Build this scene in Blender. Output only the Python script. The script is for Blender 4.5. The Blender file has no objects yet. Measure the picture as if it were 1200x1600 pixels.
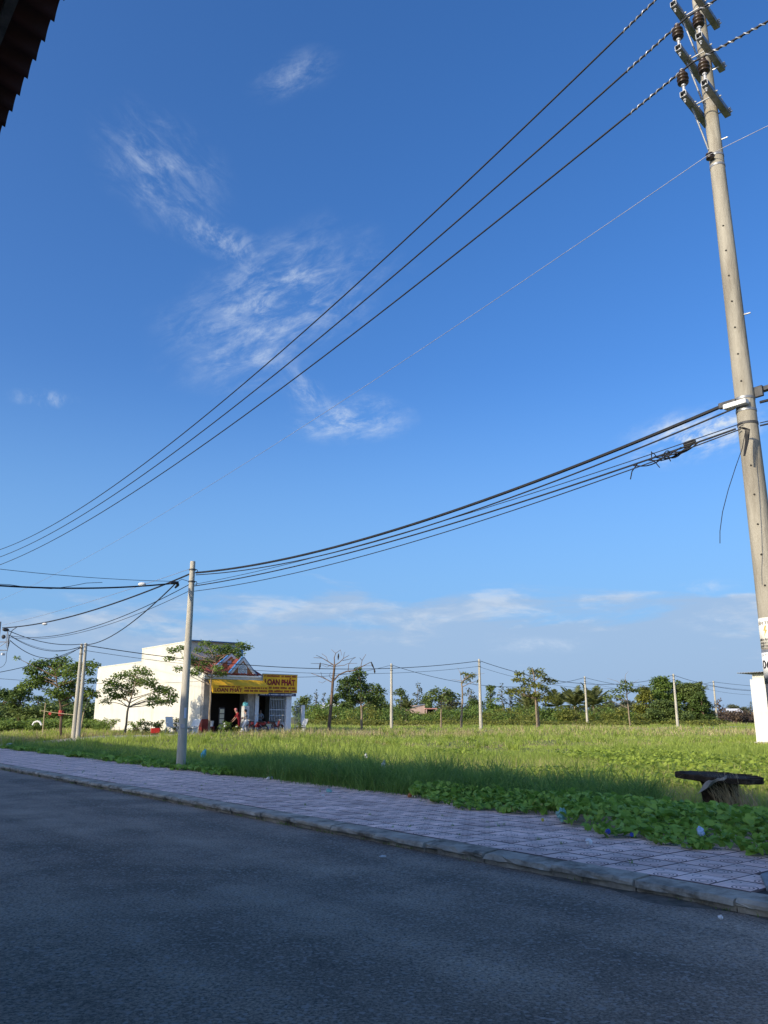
import bpy, bmesh, math, random
import numpy as np
from mathutils import Vector, Matrix, Quaternion

SC = bpy.context.scene
COL = SC.collection
rnd = random.Random(7)
rng = np.random.default_rng(7)

# ------------------------------------------------------------------ camera
F_PX, HORIZON, EYE = 1260.0, 1120.0, 1.6          # in pixels of the 1200x1600 photograph
PITCH = math.atan((HORIZON - 800.0) / F_PX)
cp, sp = math.cos(PITCH), math.sin(PITCH)
cam_d = bpy.data.cameras.new('camera')
cam = bpy.data.objects.new('camera', cam_d)
COL.objects.link(cam)
cam.location = (0, 0, EYE)
cam.rotation_euler = (math.pi / 2 + PITCH, 0, 0)
cam_d.sensor_fit = 'VERTICAL'
cam_d.sensor_height = 36.0
cam_d.lens = F_PX / 1600.0 * 36.0
cam_d.clip_start = 0.05
cam_d.clip_end = 6000
SC.camera = cam

# ------------------------------------------------------------------ light
SUN_H = Vector((-0.757, -0.653, 0)).normalized()     # horizontal direction towards the sun
SUN_EL = math.radians(21.8)
sun_d = bpy.data.lights.new('sun', 'SUN')
sun_d.energy = 3.65
sun_d.angle = math.radians(0.55)
sun_d.color = (1.0, 0.87, 0.66)
sun = bpy.data.objects.new('sun', sun_d)
COL.objects.link(sun)
sdir = Vector((SUN_H.x * math.cos(SUN_EL), SUN_H.y * math.cos(SUN_EL), math.sin(SUN_EL)))
sun.rotation_euler = (-sdir).to_track_quat('-Z', 'Y').to_euler()
sun.location = sdir * 60

SC.view_settings.view_transform = 'Standard'
SC.view_settings.look = 'None'
SC.view_settings.exposure = 0.5
SC.view_settings.gamma = 1.0
SC.view_settings.use_curve_mapping = False


def ray(px, py):
    u = (px - 600.0) / F_PX
    v = (800.0 - py) / F_PX
    return Vector((u, cp - v * sp, sp + v * cp))


# ------------------------------------------------------------------ sky
W = bpy.data.worlds.new('World')
SC.world = W
W.use_nodes = True
wn, wl = W.node_tree.nodes, W.node_tree.links
wn.clear()


def WN(t, **k):
    n = wn.new(t)
    for a, b in k.items():
        setattr(n, a, b)
    return n


def wmath(op, a, b=None, c=None, clamp=False):
    n = WN('ShaderNodeMath', operation=op, use_clamp=clamp)
    for i, x in enumerate((a, b, c)):
        if x is None:
            continue
        if isinstance(x, (int, float)):
            n.inputs[i].default_value = x
        else:
            wl.new(x, n.inputs[i])
    return n.outputs[0]


def wdot(vec, v):
    n = WN('ShaderNodeVectorMath', operation='DOT_PRODUCT')
    wl.new(vec, n.inputs[0])
    n.inputs[1].default_value = v
    return n.outputs['Value']


def wramp(x, a, b, lo=0.0, hi=1.0):
    n = WN('ShaderNodeMapRange', interpolation_type='SMOOTHSTEP')
    wl.new(x, n.inputs[0])
    n.inputs[1].default_value = a
    n.inputs[2].default_value = b
    n.inputs[3].default_value = lo
    n.inputs[4].default_value = hi
    return n.outputs[0]


def wnoise(vec, scale, detail, rough=0.55, dist=0.0, sc=(1, 1, 1), rot=(0, 0, 0), loc=(0, 0, 0)):
    m = WN('ShaderNodeMapping')
    wl.new(vec, m.inputs[0])
    m.inputs['Scale'].default_value = sc
    m.inputs['Rotation'].default_value = rot
    m.inputs['Location'].default_value = loc
    n = WN('ShaderNodeTexNoise')
    wl.new(m.outputs[0], n.inputs['Vector'])
    n.inputs['Scale'].default_value = scale
    n.inputs['Detail'].default_value = detail
    n.inputs['Roughness'].default_value = rough
    n.inputs['Distortion'].default_value = dist
    return n.outputs['Fac']


SKY_STRENGTH = 0.15
sky = WN('ShaderNodeTexSky')
sky.sky_type = 'NISHITA'
sky.sun_disc = False
sky.sun_elevation = SUN_EL
sky.sun_rotation = math.atan2(SUN_H.x, SUN_H.y)
sky.altitude = 0
sky.air_density = 1.0
sky.dust_density = 3.4
sky.ozone_density = 2.6
hs = WN('ShaderNodeHueSaturation')
hs.inputs['Saturation'].default_value = 1.15
hs.inputs['Value'].default_value = 1.0
tint = WN('ShaderNodeMixRGB', blend_type='MULTIPLY')
tint.inputs[0].default_value = 1.0
tint.inputs[2].default_value = (0.735, 0.855, 1.10, 1)
wl.new(sky.outputs[0], tint.inputs[1])
wl.new(tint.outputs[0], hs.inputs['Color'])
gen = WN('ShaderNodeTexCoord').outputs['Generated']
elev = WN('ShaderNodeSeparateXYZ')
wl.new(gen, elev.inputs[0])
ez = elev.outputs['Z']
# low bank of cloud all round the horizon: height above the horizon with a ragged top
bank_n = wnoise(gen, 5.0, 6, 0.58, 0.25, sc=(1, 1, 5.0))
bank_top = wmath('MULTIPLY_ADD', bank_n, 0.20, 0.035)
bank = wmath('SUBTRACT', bank_top, ez)
bank_mask = wmath('MULTIPLY', wramp(bank, -0.012, 0.032), 1.0)
bank_light = wmath('MULTIPLY', wramp(bank, 0.055, 0.0), wramp(wnoise(gen, 11.0, 6, 0.62, 0.3, sc=(1, 1, 3.2), loc=(3, 1, 0)), 0.44, 0.66))
# feathery high cirrus in a few wisps
fib = wnoise(gen, 9.0, 7, 0.68, 1.7, sc=(1.4, 1.0, 2.0), rot=(0.3, 0.7, 0.2))
fib2 = wnoise(gen, 30.0, 5, 0.65, 0.5, loc=(5, 2, 1))
fibre = wramp(wmath('MULTIPLY_ADD', fib2, 0.5, wmath('MULTIPLY', fib, 0.6)), 0.48, 0.68)
soft = wnoise(gen, 4.0, 4, 0.6, 0.6, loc=(9, 4, 2))
wisps = None
for (px, py, rx, ry, ang, k) in [
        (255, 275, 105, 70, -34, 0.52), (345, 375, 80, 28, -14, 0.45), (460, 118, 68, 28, 24, 0.51),
        (440, 470, 150, 85, 28, 0.85), (400, 550, 90, 55, 20, 0.52), (545, 655, 85, 36, 6, 1.6), (485, 620, 52, 28, -50, 0.9),
        (1085, 684, 110, 38, 12, 3.6), (1020, 670, 60, 20, 20, 0.6), (1090, 920, 55, 12, 3, 0.9),
        (1130, 975, 60, 14, -6, 1.1), (65, 622, 45, 14, 5, 0.45), (845, 1008, 75, 14, 0, 0.8)]:
    c = ray(px, py).normalized()
    r = Vector((0, 0, 1)).cross(c).normalized() * -1
    u = r.cross(c)
    if u.z < 0:
        u = -u
    a = math.radians(ang)
    ex = (r * math.cos(a) + u * math.sin(a))
    ey = (-r * math.sin(a) + u * math.cos(a))
    s = ray(px, py).length
    ux = wdot(gen, ex * (F_PX * s / rx))
    uy = wdot(gen, ey * (F_PX * s / ry))
    d2 = wmath('ADD', wmath('MULTIPLY', ux, ux), wmath('MULTIPLY', uy, uy))
    front = wramp(wdot(gen, c), 0.3, 0.6)
    rad = wmath('MULTIPLY_ADD', soft, -1.5, wmath('ADD', wmath('SQRT', d2), 0.75))
    m = wmath('MULTIPLY', wmath('MULTIPLY', wramp(rad, 1.45, 0.0), k), front)
    if k > 0.5 and rx > 50:
        cv = WN('ShaderNodeCombineXYZ')
        wl.new(wmath('MULTIPLY', ux, rx / 150.0), cv.inputs[0])
        wl.new(wmath('MULTIPLY', uy, ry / 62.0), cv.inputs[1])
        cv.inputs[2].default_value = px * 0.013
        fn = wnoise(cv.outputs[0], 2.3, 7, 0.68, 0.35)
        m = wmath('MULTIPLY', m, wramp(fn, 0.36, 0.74))
    else:
        m = wmath('MULTIPLY', m, fibre)
    wisps = m if wisps is None else wmath('ADD', wisps, m)
wisp_mask = wmath('MULTIPLY', wisps, wmath('MULTIPLY_ADD', fibre, 0.50, 0.45), clamp=True)
hz = WN('ShaderNodeMixRGB')
wl.new(bank_mask, hz.inputs[0])
lowhaze = WN('ShaderNodeMixRGB')
wl.new(wramp(ez, 0.42, 0.10, 0.0, 0.6), lowhaze.inputs[0])
wl.new(hs.outputs[0], lowhaze.inputs[1])
lowhaze.inputs[2].default_value = (1.18, 2.45, 4.25, 1)
wl.new(lowhaze.outputs[0], hz.inputs[1])
bc = WN('ShaderNodeMixRGB')
wl.new(bank_light, bc.inputs[0])
bc.inputs[1].default_value = (1.75, 2.45, 3.5, 1)
bc.inputs[2].default_value = (3.35, 3.6, 3.95, 1)
wl.new(bc.outputs[0], hz.inputs[2])
bank_f = wmath('MULTIPLY', bank_mask, wmath('MULTIPLY_ADD', bank_light, 0.15, 0.82))
wl.new(bank_f, hz.inputs[0])
cz = WN('ShaderNodeMixRGB')
wl.new(wisp_mask, cz.inputs[0])
wl.new(hz.outputs[0], cz.inputs[1])
cz.inputs[2].default_value = (3.1, 3.6, 4.3, 1)
bg = WN('ShaderNodeBackground')
bg.inputs['Strength'].default_value = SKY_STRENGTH
wl.new(cz.outputs[0], bg.inputs['Color'])
wo = WN('ShaderNodeOutputWorld')
wl.new(bg.outputs[0], wo.inputs['Surface'])
W.cycles.sampling_method = 'MANUAL'
W.cycles.sample_map_resolution = 256

# ------------------------------------------------------------------ coordinates
RD = Vector((-0.618, 0.786, 0)).normalized()         # along the road, away to the left
RN = Vector((RD.y, -RD.x, 0))                        # across the road, towards the field
ROT = math.atan2(RN.y, RN.x)


def rp(n, s, z=0.0):
    """point from road coordinates: n across the road from the camera, s along it"""
    return Vector((RN.x * n + RD.x * s, RN.y * n + RD.y * s, z))


def to_ns(x, y):
    return RN.x * x + RN.y * y, RD.x * x + RD.y * y


def at(px, py, Y):
    """point on the ray of a photograph pixel at the forward distance Y"""
    r = ray(px, py)
    return Vector((0, 0, EYE)) + r * (Y / r.y)


def gpt(px, py, z=0.0):
    r = ray(px, py)
    return Vector((0, 0, EYE)) + r * ((z - EYE) / r.z)


def sstep(a, b, x):
    t = np.clip((x - a) / (b - a), 0, 1)
    return t * t * (3 - 2 * t)


def ground_z(x, y):
    """field level: flat by the footpath, a little higher at the side street behind"""
    x = np.asarray(x, float)
    y = np.asarray(y, float)
    q = (x + 19) * -0.66 + (y - 50) * 0.75
    n = RN.x * x + RN.y * y
    z = 0.085 + 0.36 * sstep(-26, -5, q) * sstep(11.5, 20, n)
    amp = sstep(10.9, 14, n) * 0.05
    return z + amp * (np.sin(x * 0.9 + y * 0.35) + np.sin(y * 0.7 - x * 0.4 + 2)) * 0.6


def gz(x, y):
    return float(ground_z(x, y))


# ------------------------------------------------------------------ materials
MATS = {}


def mat(name, c1, c2=None, rough=0.8, scale=6.0, detail=6, bump=0.0, bscale=None, spec=0.3, metal=0.0,
        lo=0.35, hi=0.65, coord='Object', stretch=(1, 1, 1), island=0.0, trans=0.0, c3=None, s3=0.6, l3=(0.5, 0.7)):
    if name in MATS:
        return MATS[name]
    m = bpy.data.materials.new(name)
    MATS[name] = m
    m.use_nodes = True
    nt = m.node_tree
    N, L = nt.nodes, nt.links
    N.clear()
    out = N.new('ShaderNodeOutputMaterial')
    p = N.new('ShaderNodeBsdfPrincipled')
    p.inputs['Roughness'].default_value = rough
    p.inputs['Metallic'].default_value = metal
    p.inputs['Specular IOR Level'].default_value = spec
    tc = N.new('ShaderNodeTexCoord')
    mp = N.new('ShaderNodeMapping')
    mp.inputs['Scale'].default_value = stretch
    L.new(tc.outputs[coord], mp.inputs[0])
    col = None
    if c2 is not None:
        nz = N.new('ShaderNodeTexNoise')
        nz.inputs['Scale'].default_value = scale
        nz.inputs['Detail'].default_value = detail
        nz.inputs['Roughness'].default_value = 0.6
        L.new(mp.outputs[0], nz.inputs['Vector'])
        mr = N.new('ShaderNodeMapRange')
        mr.inputs[1].default_value = lo
        mr.inputs[2].default_value = hi
        L.new(nz.outputs['Fac'], mr.inputs[0])
        fac = mr.outputs[0]
        if island > 0:
            g = N.new('ShaderNodeNewGeometry')
            mx = N.new('ShaderNodeMath')
            mx.operation = 'MULTIPLY_ADD'
            L.new(g.outputs['Random Per Island'], mx.inputs[0])
            mx.inputs[1].default_value = island
            sc_ = N.new('ShaderNodeMath')
            sc_.operation = 'MULTIPLY'
            sc_.inputs[1].default_value = 1 - island
            L.new(fac, sc_.inputs[0])
            L.new(sc_.outputs[0], mx.inputs[2])
            fac = mx.outputs[0]
        mix = N.new('ShaderNodeMixRGB')
        mix.inputs[1].default_value = (*c1, 1)
        mix.inputs[2].default_value = (*c2, 1)
        L.new(fac, mix.inputs[0])
        col = mix.outputs[0]
        if c3 is not None:
            n3 = N.new('ShaderNodeTexNoise')
            n3.inputs['Scale'].default_value = s3
            n3.inputs['Detail'].default_value = 5
            n3.inputs['Roughness'].default_value = 0.65
            L.new(mp.outputs[0], n3.inputs['Vector'])
            r3 = N.new('ShaderNodeMapRange')
            r3.inputs[1].default_value, r3.inputs[2].default_value = l3
            L.new(n3.outputs['Fac'], r3.inputs[0])
            m3 = N.new('ShaderNodeMixRGB')
            L.new(r3.outputs[0], m3.inputs[0])
            L.new(col, m3.inputs[1])
            m3.inputs[2].default_value = (*c3, 1)
            col = m3.outputs[0]
        L.new(col, p.inputs['Base Color'])
    else:
        p.inputs['Base Color'].default_value = (*c1, 1)
    if bump > 0:
        nb = N.new('ShaderNodeTexNoise')
        nb.inputs['Scale'].default_value = bscale or scale * 3
        nb.inputs['Detail'].default_value = 6
        L.new(mp.outputs[0], nb.inputs['Vector'])
        b = N.new('ShaderNodeBump')
        b.inputs['Strength'].default_value = bump
        b.inputs['Distance'].default_value = 0.02
        L.new(nb.outputs['Fac'], b.inputs['Height'])
        L.new(b.outputs[0], p.inputs['Normal'])
    surf = p.outputs[0]
    if trans > 0:
        t = N.new('ShaderNodeBsdfTranslucent')
        if col is not None:
            br = N.new('ShaderNodeHueSaturation')
            br.inputs['Value'].default_value = 1.5
            br.inputs['Hue'].default_value = 0.485
            L.new(col, br.inputs['Color'])
            L.new(br.outputs[0], t.inputs['Color'])
        else:
            t.inputs['Color'].default_value = (*c1, 1)
        ms = N.new('ShaderNodeMixShader')
        ms.inputs[0].default_value = trans
        L.new(p.outputs[0], ms.inputs[1])
        L.new(t.outputs[0], ms.inputs[2])
        surf = ms.outputs[0]
    L.new(surf, out.inputs['Surface'])
    return m


def leafmat(name, a, b, sc=0.6, island=0.6, trans=0.3):
    return mat(name, a, b, rough=0.55, scale=sc, detail=3, spec=0.25, island=island, trans=trans, coord='Object')


# ------------------------------------------------------------------ mesh helpers
class MB:
    def __init__(self):
        self.v, self.f, self.m = [], [], []
        self.mi = 0

    def face(self, idx):
        self.f.append(idx)
        self.m.append(self.mi)

    def box(self, c, size, rot=None, taper=1.0):
        c = Vector(c)
        hx, hy, hz = size[0] / 2, size[1] / 2, size[2] / 2
        o = len(self.v)
        for z in (-1, 1):
            k = 1.0 if z < 0 else taper
            for x, y in ((-1, -1), (1, -1), (1, 1), (-1, 1)):
                p = Vector((x * hx * k, y * hy * k, z * hz))
                if rot is not None:
                    p = rot @ p
                self.v.append(c + p)
        for q in ((3, 2, 1, 0), (4, 5, 6, 7), (0, 1, 5, 4), (1, 2, 6, 5), (2, 3, 7, 6), (3, 0, 4, 7)):
            self.face([o + i for i in q])
        return self

    def b6(self, x0, x1, y0, y1, z0, z1):
        return self.box(((x0 + x1) / 2, (y0 + y1) / 2, (z0 + z1) / 2), (x1 - x0, y1 - y0, z1 - z0))

    def tube(self, pts, rad, sides=8, cap=True):
        pts = [Vector(p) for p in pts]
        if not hasattr(rad, '__len__'):
            rad = [rad] * len(pts)
        o = len(self.v)
        up = None
        for i, p in enumerate(pts):
            a = pts[max(i - 1, 0)]
            b = pts[min(i + 1, len(pts) - 1)]
            t = (b - a)
            t = t.normalized() if t.length > 1e-9 else Vector((0, 0, 1))
            if up is None:
                up = t.orthogonal().normalized()
            else:
                up = (up - t * up.dot(t))
                up = up.normalized() if up.length > 1e-6 else t.orthogonal().normalized()
            w = t.cross(up)
            for k in range(sides):
                an = 2 * math.pi * k / sides
                self.v.append(p + (up * math.cos(an) + w * math.sin(an)) * rad[i])
        for i in range(len(pts) - 1):
            for k in range(sides):
                k2 = (k + 1) % sides
                self.face([o + i * sides + k, o + i * sides + k2, o + (i + 1) * sides + k2, o + (i + 1) * sides + k])
        if cap:
            self.face([o + k for k in range(sides)][::-1])
            self.face([o + (len(pts) - 1) * sides + k for k in range(sides)])
        return self

    def lathe(self, prof, sides=16, c=(0, 0, 0), axis=None):
        """prof: list of (radius, height)"""
        c = Vector(c)
        q = Vector((0, 0, 1)).rotation_difference(Vector(axis).normalized()).to_matrix() if axis is not None else Matrix.Identity(3)
        o = len(self.v)
        for r, h in prof:
            for k in range(sides):
                an = 2 * math.pi * k / sides
                self.v.append(c + q @ Vector((r * math.cos(an), r * math.sin(an), h)))
        for i in range(len(prof) - 1):
            for k in range(sides):
                k2 = (k + 1) % sides
                self.face([o + i * sides + k, o + i * sides + k2, o + (i + 1) * sides + k2, o + (i + 1) * sides + k])
        self.face([o + k for k in range(sides)][::-1])
        self.face([o + (len(prof) - 1) * sides + k for k in range(sides)])
        return self

    def poly(self, pts, depth=None):
        """planar polygon, extruded along the vector depth when given"""
        pts = [Vector(p) for p in pts]
        o = len(self.v)
        n = len(pts)
        self.v += pts
        if depth is None:
            self.face([o + i for i in range(n)])
            return self
        dv = Vector(depth)
        self.v += [p + dv for p in pts]
        self.face([o + i for i in range(n)][::-1])
        self.face([o + n + i for i in range(n)])
        for i in range(n):
            j = (i + 1) % n
            self.face([o + i, o + j, o + n + j, o + n + i])
        return self

    def sphere(self, c, r, seg=10, rings=6, sq=(1, 1, 1)):
        c = Vector(c)
        prof = []
        o = len(self.v)
        for i in range(rings + 1):
            a = -math.pi / 2 + math.pi * i / rings
            for k in range(seg):
                b = 2 * math.pi * k / seg
                self.v.append(c + Vector((r * sq[0] * math.cos(a) * math.cos(b), r * sq[1] * math.cos(a) * math.sin(b), r * sq[2] * math.sin(a))))
        for i in range(rings):
            for k in range(seg):
                k2 = (k + 1) % seg
                self.face([o + i * seg + k, o + i * seg + k2, o + (i + 1) * seg + k2, o + (i + 1) * seg + k])
        return self

    def mesh(self, name, mats, smooth=False):
        me = bpy.data.meshes.new(name)
        me.from_pydata([tuple(p) for p in self.v], [], self.f)
        for m in (mats if isinstance(mats, (list, tuple)) else [mats]):
            me.materials.append(m)
        if isinstance(mats, (list, tuple)):
            me.polygons.foreach_set('material_index', self.m)
        if smooth:
            me.polygons.foreach_set('use_smooth', [True] * len(me.polygons))
        bm = bmesh.new()
        bm.from_mesh(me)
        bmesh.ops.recalc_face_normals(bm, faces=bm.faces)
        bm.to_mesh(me)
        bm.free()
        me.update()
        return me

    def build(self, name, mats, parent=None, smooth=False, bevel=0.0):
        me = self.mesh(name, mats, smooth)
        if smooth:
            try:
                me.set_sharp_from_angle(angle=math.radians(40))
            except Exception:
                pass
        o = link(name, me, parent)
        if bevel > 0:
            b = o.modifiers.new('bevel', 'BEVEL')
            b.width = bevel
            b.segments = 2
            b.limit_method = 'ANGLE'
        return o


def link(name, data, parent=None):
    o = bpy.data.objects.new(name, data)
    COL.objects.link(o)
    if parent is not None:
        o.parent = parent
    return o


def np_mesh(name, V, Fq, m, uv=None):
    """fast mesh from numpy: V (n,3), Fq (f,k) with k = 3 or 4"""
    me = bpy.data.meshes.new(name)
    V = np.asarray(V, np.float32)
    Fq = np.asarray(Fq, np.int32)
    k = Fq.shape[1]
    me.vertices.add(len(V))
    me.vertices.foreach_set('co', V.ravel())
    me.loops.add(Fq.size)
    me.loops.foreach_set('vertex_index', Fq.ravel())
    me.polygons.add(len(Fq))
    me.polygons.foreach_set('loop_start', np.arange(0, Fq.size, k, dtype=np.int32))
    me.polygons.foreach_set('loop_total', np.full(len(Fq), k, np.int32))
    if uv is not None:
        l = me.uv_layers.new(name='UVMap')
        l.data.foreach_set('uv', np.asarray(uv, np.float32).ravel())
    me.materials.append(m)
    me.update(calc_edges=True)
    return me


def tag(o, label=None, cat=None, group=None, kind=None):
    if label:
        o['label'] = label
    if cat:
        o['category'] = cat
    if group:
        o['group'] = group
    if kind:
        o['kind'] = kind
    return o


def empty(name, loc, rz=0.0, label=None, cat=None, group=None):
    e = bpy.data.objects.new(name, None)
    e.empty_display_size = 0.3
    COL.objects.link(e)
    e.location = loc
    e.rotation_euler = (0, 0, rz)
    return tag(e, label, cat, group)


def copy_tree(o, parent=None):
    c = o.copy()
    COL.objects.link(c)
    c.parent = parent
    for ch in list(o.children):
        copy_tree(ch, c)
    return c


def text_mesh(s, size, m, extrude=0.004, align='CENTER', sx=1.0, bold=0.0):
    cu = bpy.data.curves.new('lettering', 'FONT')
    cu.body = s
    cu.size = size
    cu.align_x = align
    cu.align_y = 'CENTER'
    cu.extrude = extrude
    cu.offset = bold
    cu.resolution_u = 3
    o = bpy.data.objects.new('lettering', cu)
    COL.objects.link(o)
    me = bpy.data.meshes.new_from_object(o.evaluated_get(bpy.context.evaluated_depsgraph_get()))
    bpy.data.objects.remove(o)
    bpy.data.curves.remove(cu)
    me.materials.clear()
    me.materials.append(m)
    if sx != 1.0:
        for v in me.vertices:
            v.co.x *= sx
    return me


def lettering(s, size, m, parent, loc, rot=(math.pi / 2, 0, 0), sx=1.0, align='CENTER', bold=0.0, name='lettering'):
    o = link(name, text_mesh(s, size, m, align=align, sx=sx, bold=bold), parent)
    o.location = loc
    o.rotation_euler = rot
    return o


def node_mat(name):
    m = bpy.data.materials.new(name)
    m.use_nodes = True
    m.node_tree.nodes.clear()
    MATS[name] = m
    return m, m.node_tree.nodes, m.node_tree.links

# ================================================================== THE SETTING
# ---- ground sheet
def axis_vals(fine0, fine1, step, far):
    a = list(np.arange(fine0, fine1 + 1e-6, step))
    for k in (1, 2, 3, 5, 8, 13, 21, 40, 80, 160, 320, 640, 1300, 2600):
        v = fine1 + k * 4
        if v < far:
            a.append(v)
        w = fine0 - k * 4
        if w > -far:
            a.insert(0, w)
    return np.array(sorted(a + [far, -far]))


nv = np.unique(np.concatenate([axis_vals(10.5, 90, 0.9, 2500), [10.3]]))
sv = axis_vals(-30, 100, 1.2, 2500)
NN, SS = np.meshgrid(nv, sv, indexing='ij')
XX = RN.x * NN + RD.x * SS
YY = RN.y * NN + RD.y * SS
ZZ = np.where(NN > 10.4, ground_z(XX, YY), -0.08)
V = np.stack([XX, YY, ZZ], -1).reshape(-1, 3)
A, B = NN.shape
idx = np.arange(A * B).reshape(A, B)
Fq = np.stack([idx[:-1, :-1], idx[1:, :-1], idx[1:, 1:], idx[:-1, 1:]], -1).reshape(-1, 4)
m_soil = mat('field_soil', (0.13, 0.15, 0.04), (0.19, 0.17, 0.07), rough=0.95, scale=1.2, bump=0.6, bscale=8,
             c3=(0.17, 0.115, 0.07), s3=0.22, l3=(0.52, 0.68))
g = link('ground', np_mesh('ground', V, Fq, m_soil))
tag(g, kind='structure')


def strip(name, n0, n1, s0, s1, z, m, dn=1.0, ds=2.0, zf=None):
    a = np.linspace(n0, n1, max(2, int(abs(n1 - n0) / dn) + 1))
    b = np.linspace(s0, s1, max(2, int(abs(s1 - s0) / ds) + 1))
    P, Q = np.meshgrid(a, b, indexing='ij')
    X = RN.x * P + RD.x * Q
    Y = RN.y * P + RD.y * Q
    Z = np.full(P.shape, float(z)) if zf is None else zf(X, Y, P, Q)
    i = np.arange(P.size).reshape(P.shape)
    f = np.stack([i[:-1, :-1], i[1:, :-1], i[1:, 1:], i[:-1, 1:]], -1).reshape(-1, 4)
    return tag(link(name, np_mesh(name, np.stack([X, Y, Z], -1).reshape(-1, 3), f, m)), kind='structure')


# ---- asphalt road
m_road, N, L = node_mat('asphalt')
out = N.new('ShaderNodeOutputMaterial')
p = N.new('ShaderNodeBsdfPrincipled')
p.inputs['Roughness'].default_value = 0.78
p.inputs['Specular IOR Level'].default_value = 0.35
tc = N.new('ShaderNodeTexCoord')
vo = N.new('ShaderNodeTexVoronoi')
vo.inputs['Scale'].default_value = 42
L.new(tc.outputs['Object'], vo.inputs['Vector'])
n1 = N.new('ShaderNodeTexNoise')
n1.inputs['Scale'].default_value = 0.5
n1.inputs['Detail'].default_value = 7
n1.inputs['Roughness'].default_value = 0.65
L.new(tc.outputs['Object'], n1.inputs['Vector'])
n2 = N.new('ShaderNodeTexNoise')
n2.inputs['Scale'].default_value = 42
n2.inputs['Detail'].default_value = 6
n2.inputs['Roughness'].default_value = 0.8
L.new(tc.outputs['Object'], n2.inputs['Vector'])
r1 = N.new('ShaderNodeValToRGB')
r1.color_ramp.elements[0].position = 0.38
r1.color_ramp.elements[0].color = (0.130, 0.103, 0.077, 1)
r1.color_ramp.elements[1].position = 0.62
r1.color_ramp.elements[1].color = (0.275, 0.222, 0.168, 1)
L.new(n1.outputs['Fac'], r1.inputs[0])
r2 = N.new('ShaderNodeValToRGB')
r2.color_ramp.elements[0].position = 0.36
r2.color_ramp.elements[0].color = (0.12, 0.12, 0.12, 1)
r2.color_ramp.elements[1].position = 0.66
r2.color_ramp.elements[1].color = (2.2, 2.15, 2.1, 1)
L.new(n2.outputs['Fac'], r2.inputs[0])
mu = N.new('ShaderNodeMixRGB')
mu.blend_type = 'MULTIPLY'
mu.inputs[0].default_value = 1
L.new(r1.outputs[0], mu.inputs[1])
L.new(r2.outputs[0], mu.inputs[2])
# pale stone chips
wc = N.new('ShaderNodeMapRange')
wc.inputs[1].default_value = 0.80
wc.inputs[2].default_value = 0.98
sepc = N.new('ShaderNodeSeparateColor')
L.new(vo.outputs['Color'], sepc.inputs[0])
L.new(sepc.outputs[0], wc.inputs[0])
mc = N.new('ShaderNodeMixRGB')
L.new(wc.outputs[0], mc.inputs[0])
# polished wheel tracks and old stains drawn out along the road
mpr = N.new('ShaderNodeMapping')
mpr.inputs['Rotation'].default_value = (0, 0, -ROT)
mpr.inputs['Scale'].default_value = (1.0, 1.0, 1.0)
L.new(tc.outputs['Object'], mpr.inputs[0])
mps = N.new('ShaderNodeMapping')
mps.inputs['Scale'].default_value = (0.8, 0.07, 1)
L.new(mpr.outputs[0], mps.inputs[0])
nl = N.new('ShaderNodeTexNoise')
nl.inputs['Scale'].default_value = 1.6
nl.inputs['Detail'].default_value = 5
L.new(mps.outputs[0], nl.inputs['Vector'])
rl_ = N.new('ShaderNodeMapRange')
rl_.inputs[1].default_value, rl_.inputs[2].default_value = 0.35, 0.68
rl_.inputs[3].default_value, rl_.inputs[4].default_value = 0.72, 1.22
L.new(nl.outputs['Fac'], rl_.inputs[0])
ml = N.new('ShaderNodeVectorMath')
ml.operation = 'SCALE'
L.new(mu.outputs[0], ml.inputs[0])
L.new(rl_.outputs[0], ml.inputs['Scale'])
L.new(ml.outputs[0], mc.inputs[1])
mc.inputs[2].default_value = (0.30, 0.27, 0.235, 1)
L.new(mc.outputs[0], p.inputs['Base Color'])
bm_ = N.new('ShaderNodeBump')
bm_.inputs['Strength'].default_value = 0.9
bm_.inputs['Distance'].default_value = 0.012
L.new(n2.outputs['Fac'], bm_.inputs['Height'])
L.new(bm_.outputs[0], p.inputs['Normal'])
L.new(p.outputs[0], out.inputs['Surface'])
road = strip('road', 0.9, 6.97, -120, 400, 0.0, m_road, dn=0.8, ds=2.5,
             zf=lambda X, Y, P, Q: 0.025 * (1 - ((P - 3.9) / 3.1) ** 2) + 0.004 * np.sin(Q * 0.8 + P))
# sandy dirt gathered along the kerb
m_dirt = mat('gutter_dirt', (0.085, 0.075, 0.062), (0.17, 0.15, 0.12), rough=0.95, scale=9, bump=0.7, bscale=50, c3=(0.05, 0.055, 0.045), s3=2.2)


def dirt_z(X, Y, P, Q):
    k = (P - 6.5) / 0.45
    return -0.006 + 0.028 * np.clip(k - 0.55 - 0.3 * np.sin(Q * 1.7) * np.sin(Q * 0.63 + 1) - 0.25 * np.sin(Q * 5.1) - 0.35 * (Q > 6.6), -0.2, 1.2)


strip('gutter', 6.35, 6.95, -3, 45, 0, m_dirt, dn=0.06, ds=0.12, zf=dirt_z)

# ---- kerb of single stones
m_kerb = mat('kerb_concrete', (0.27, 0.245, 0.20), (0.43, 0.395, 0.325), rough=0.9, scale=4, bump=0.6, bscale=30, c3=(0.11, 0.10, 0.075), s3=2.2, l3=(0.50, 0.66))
kerb = empty('kerb', rp(6.9, 0, 0), ROT)
tag(kerb, kind='structure')
kb_r = random.Random(3)
kverts = []


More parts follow.
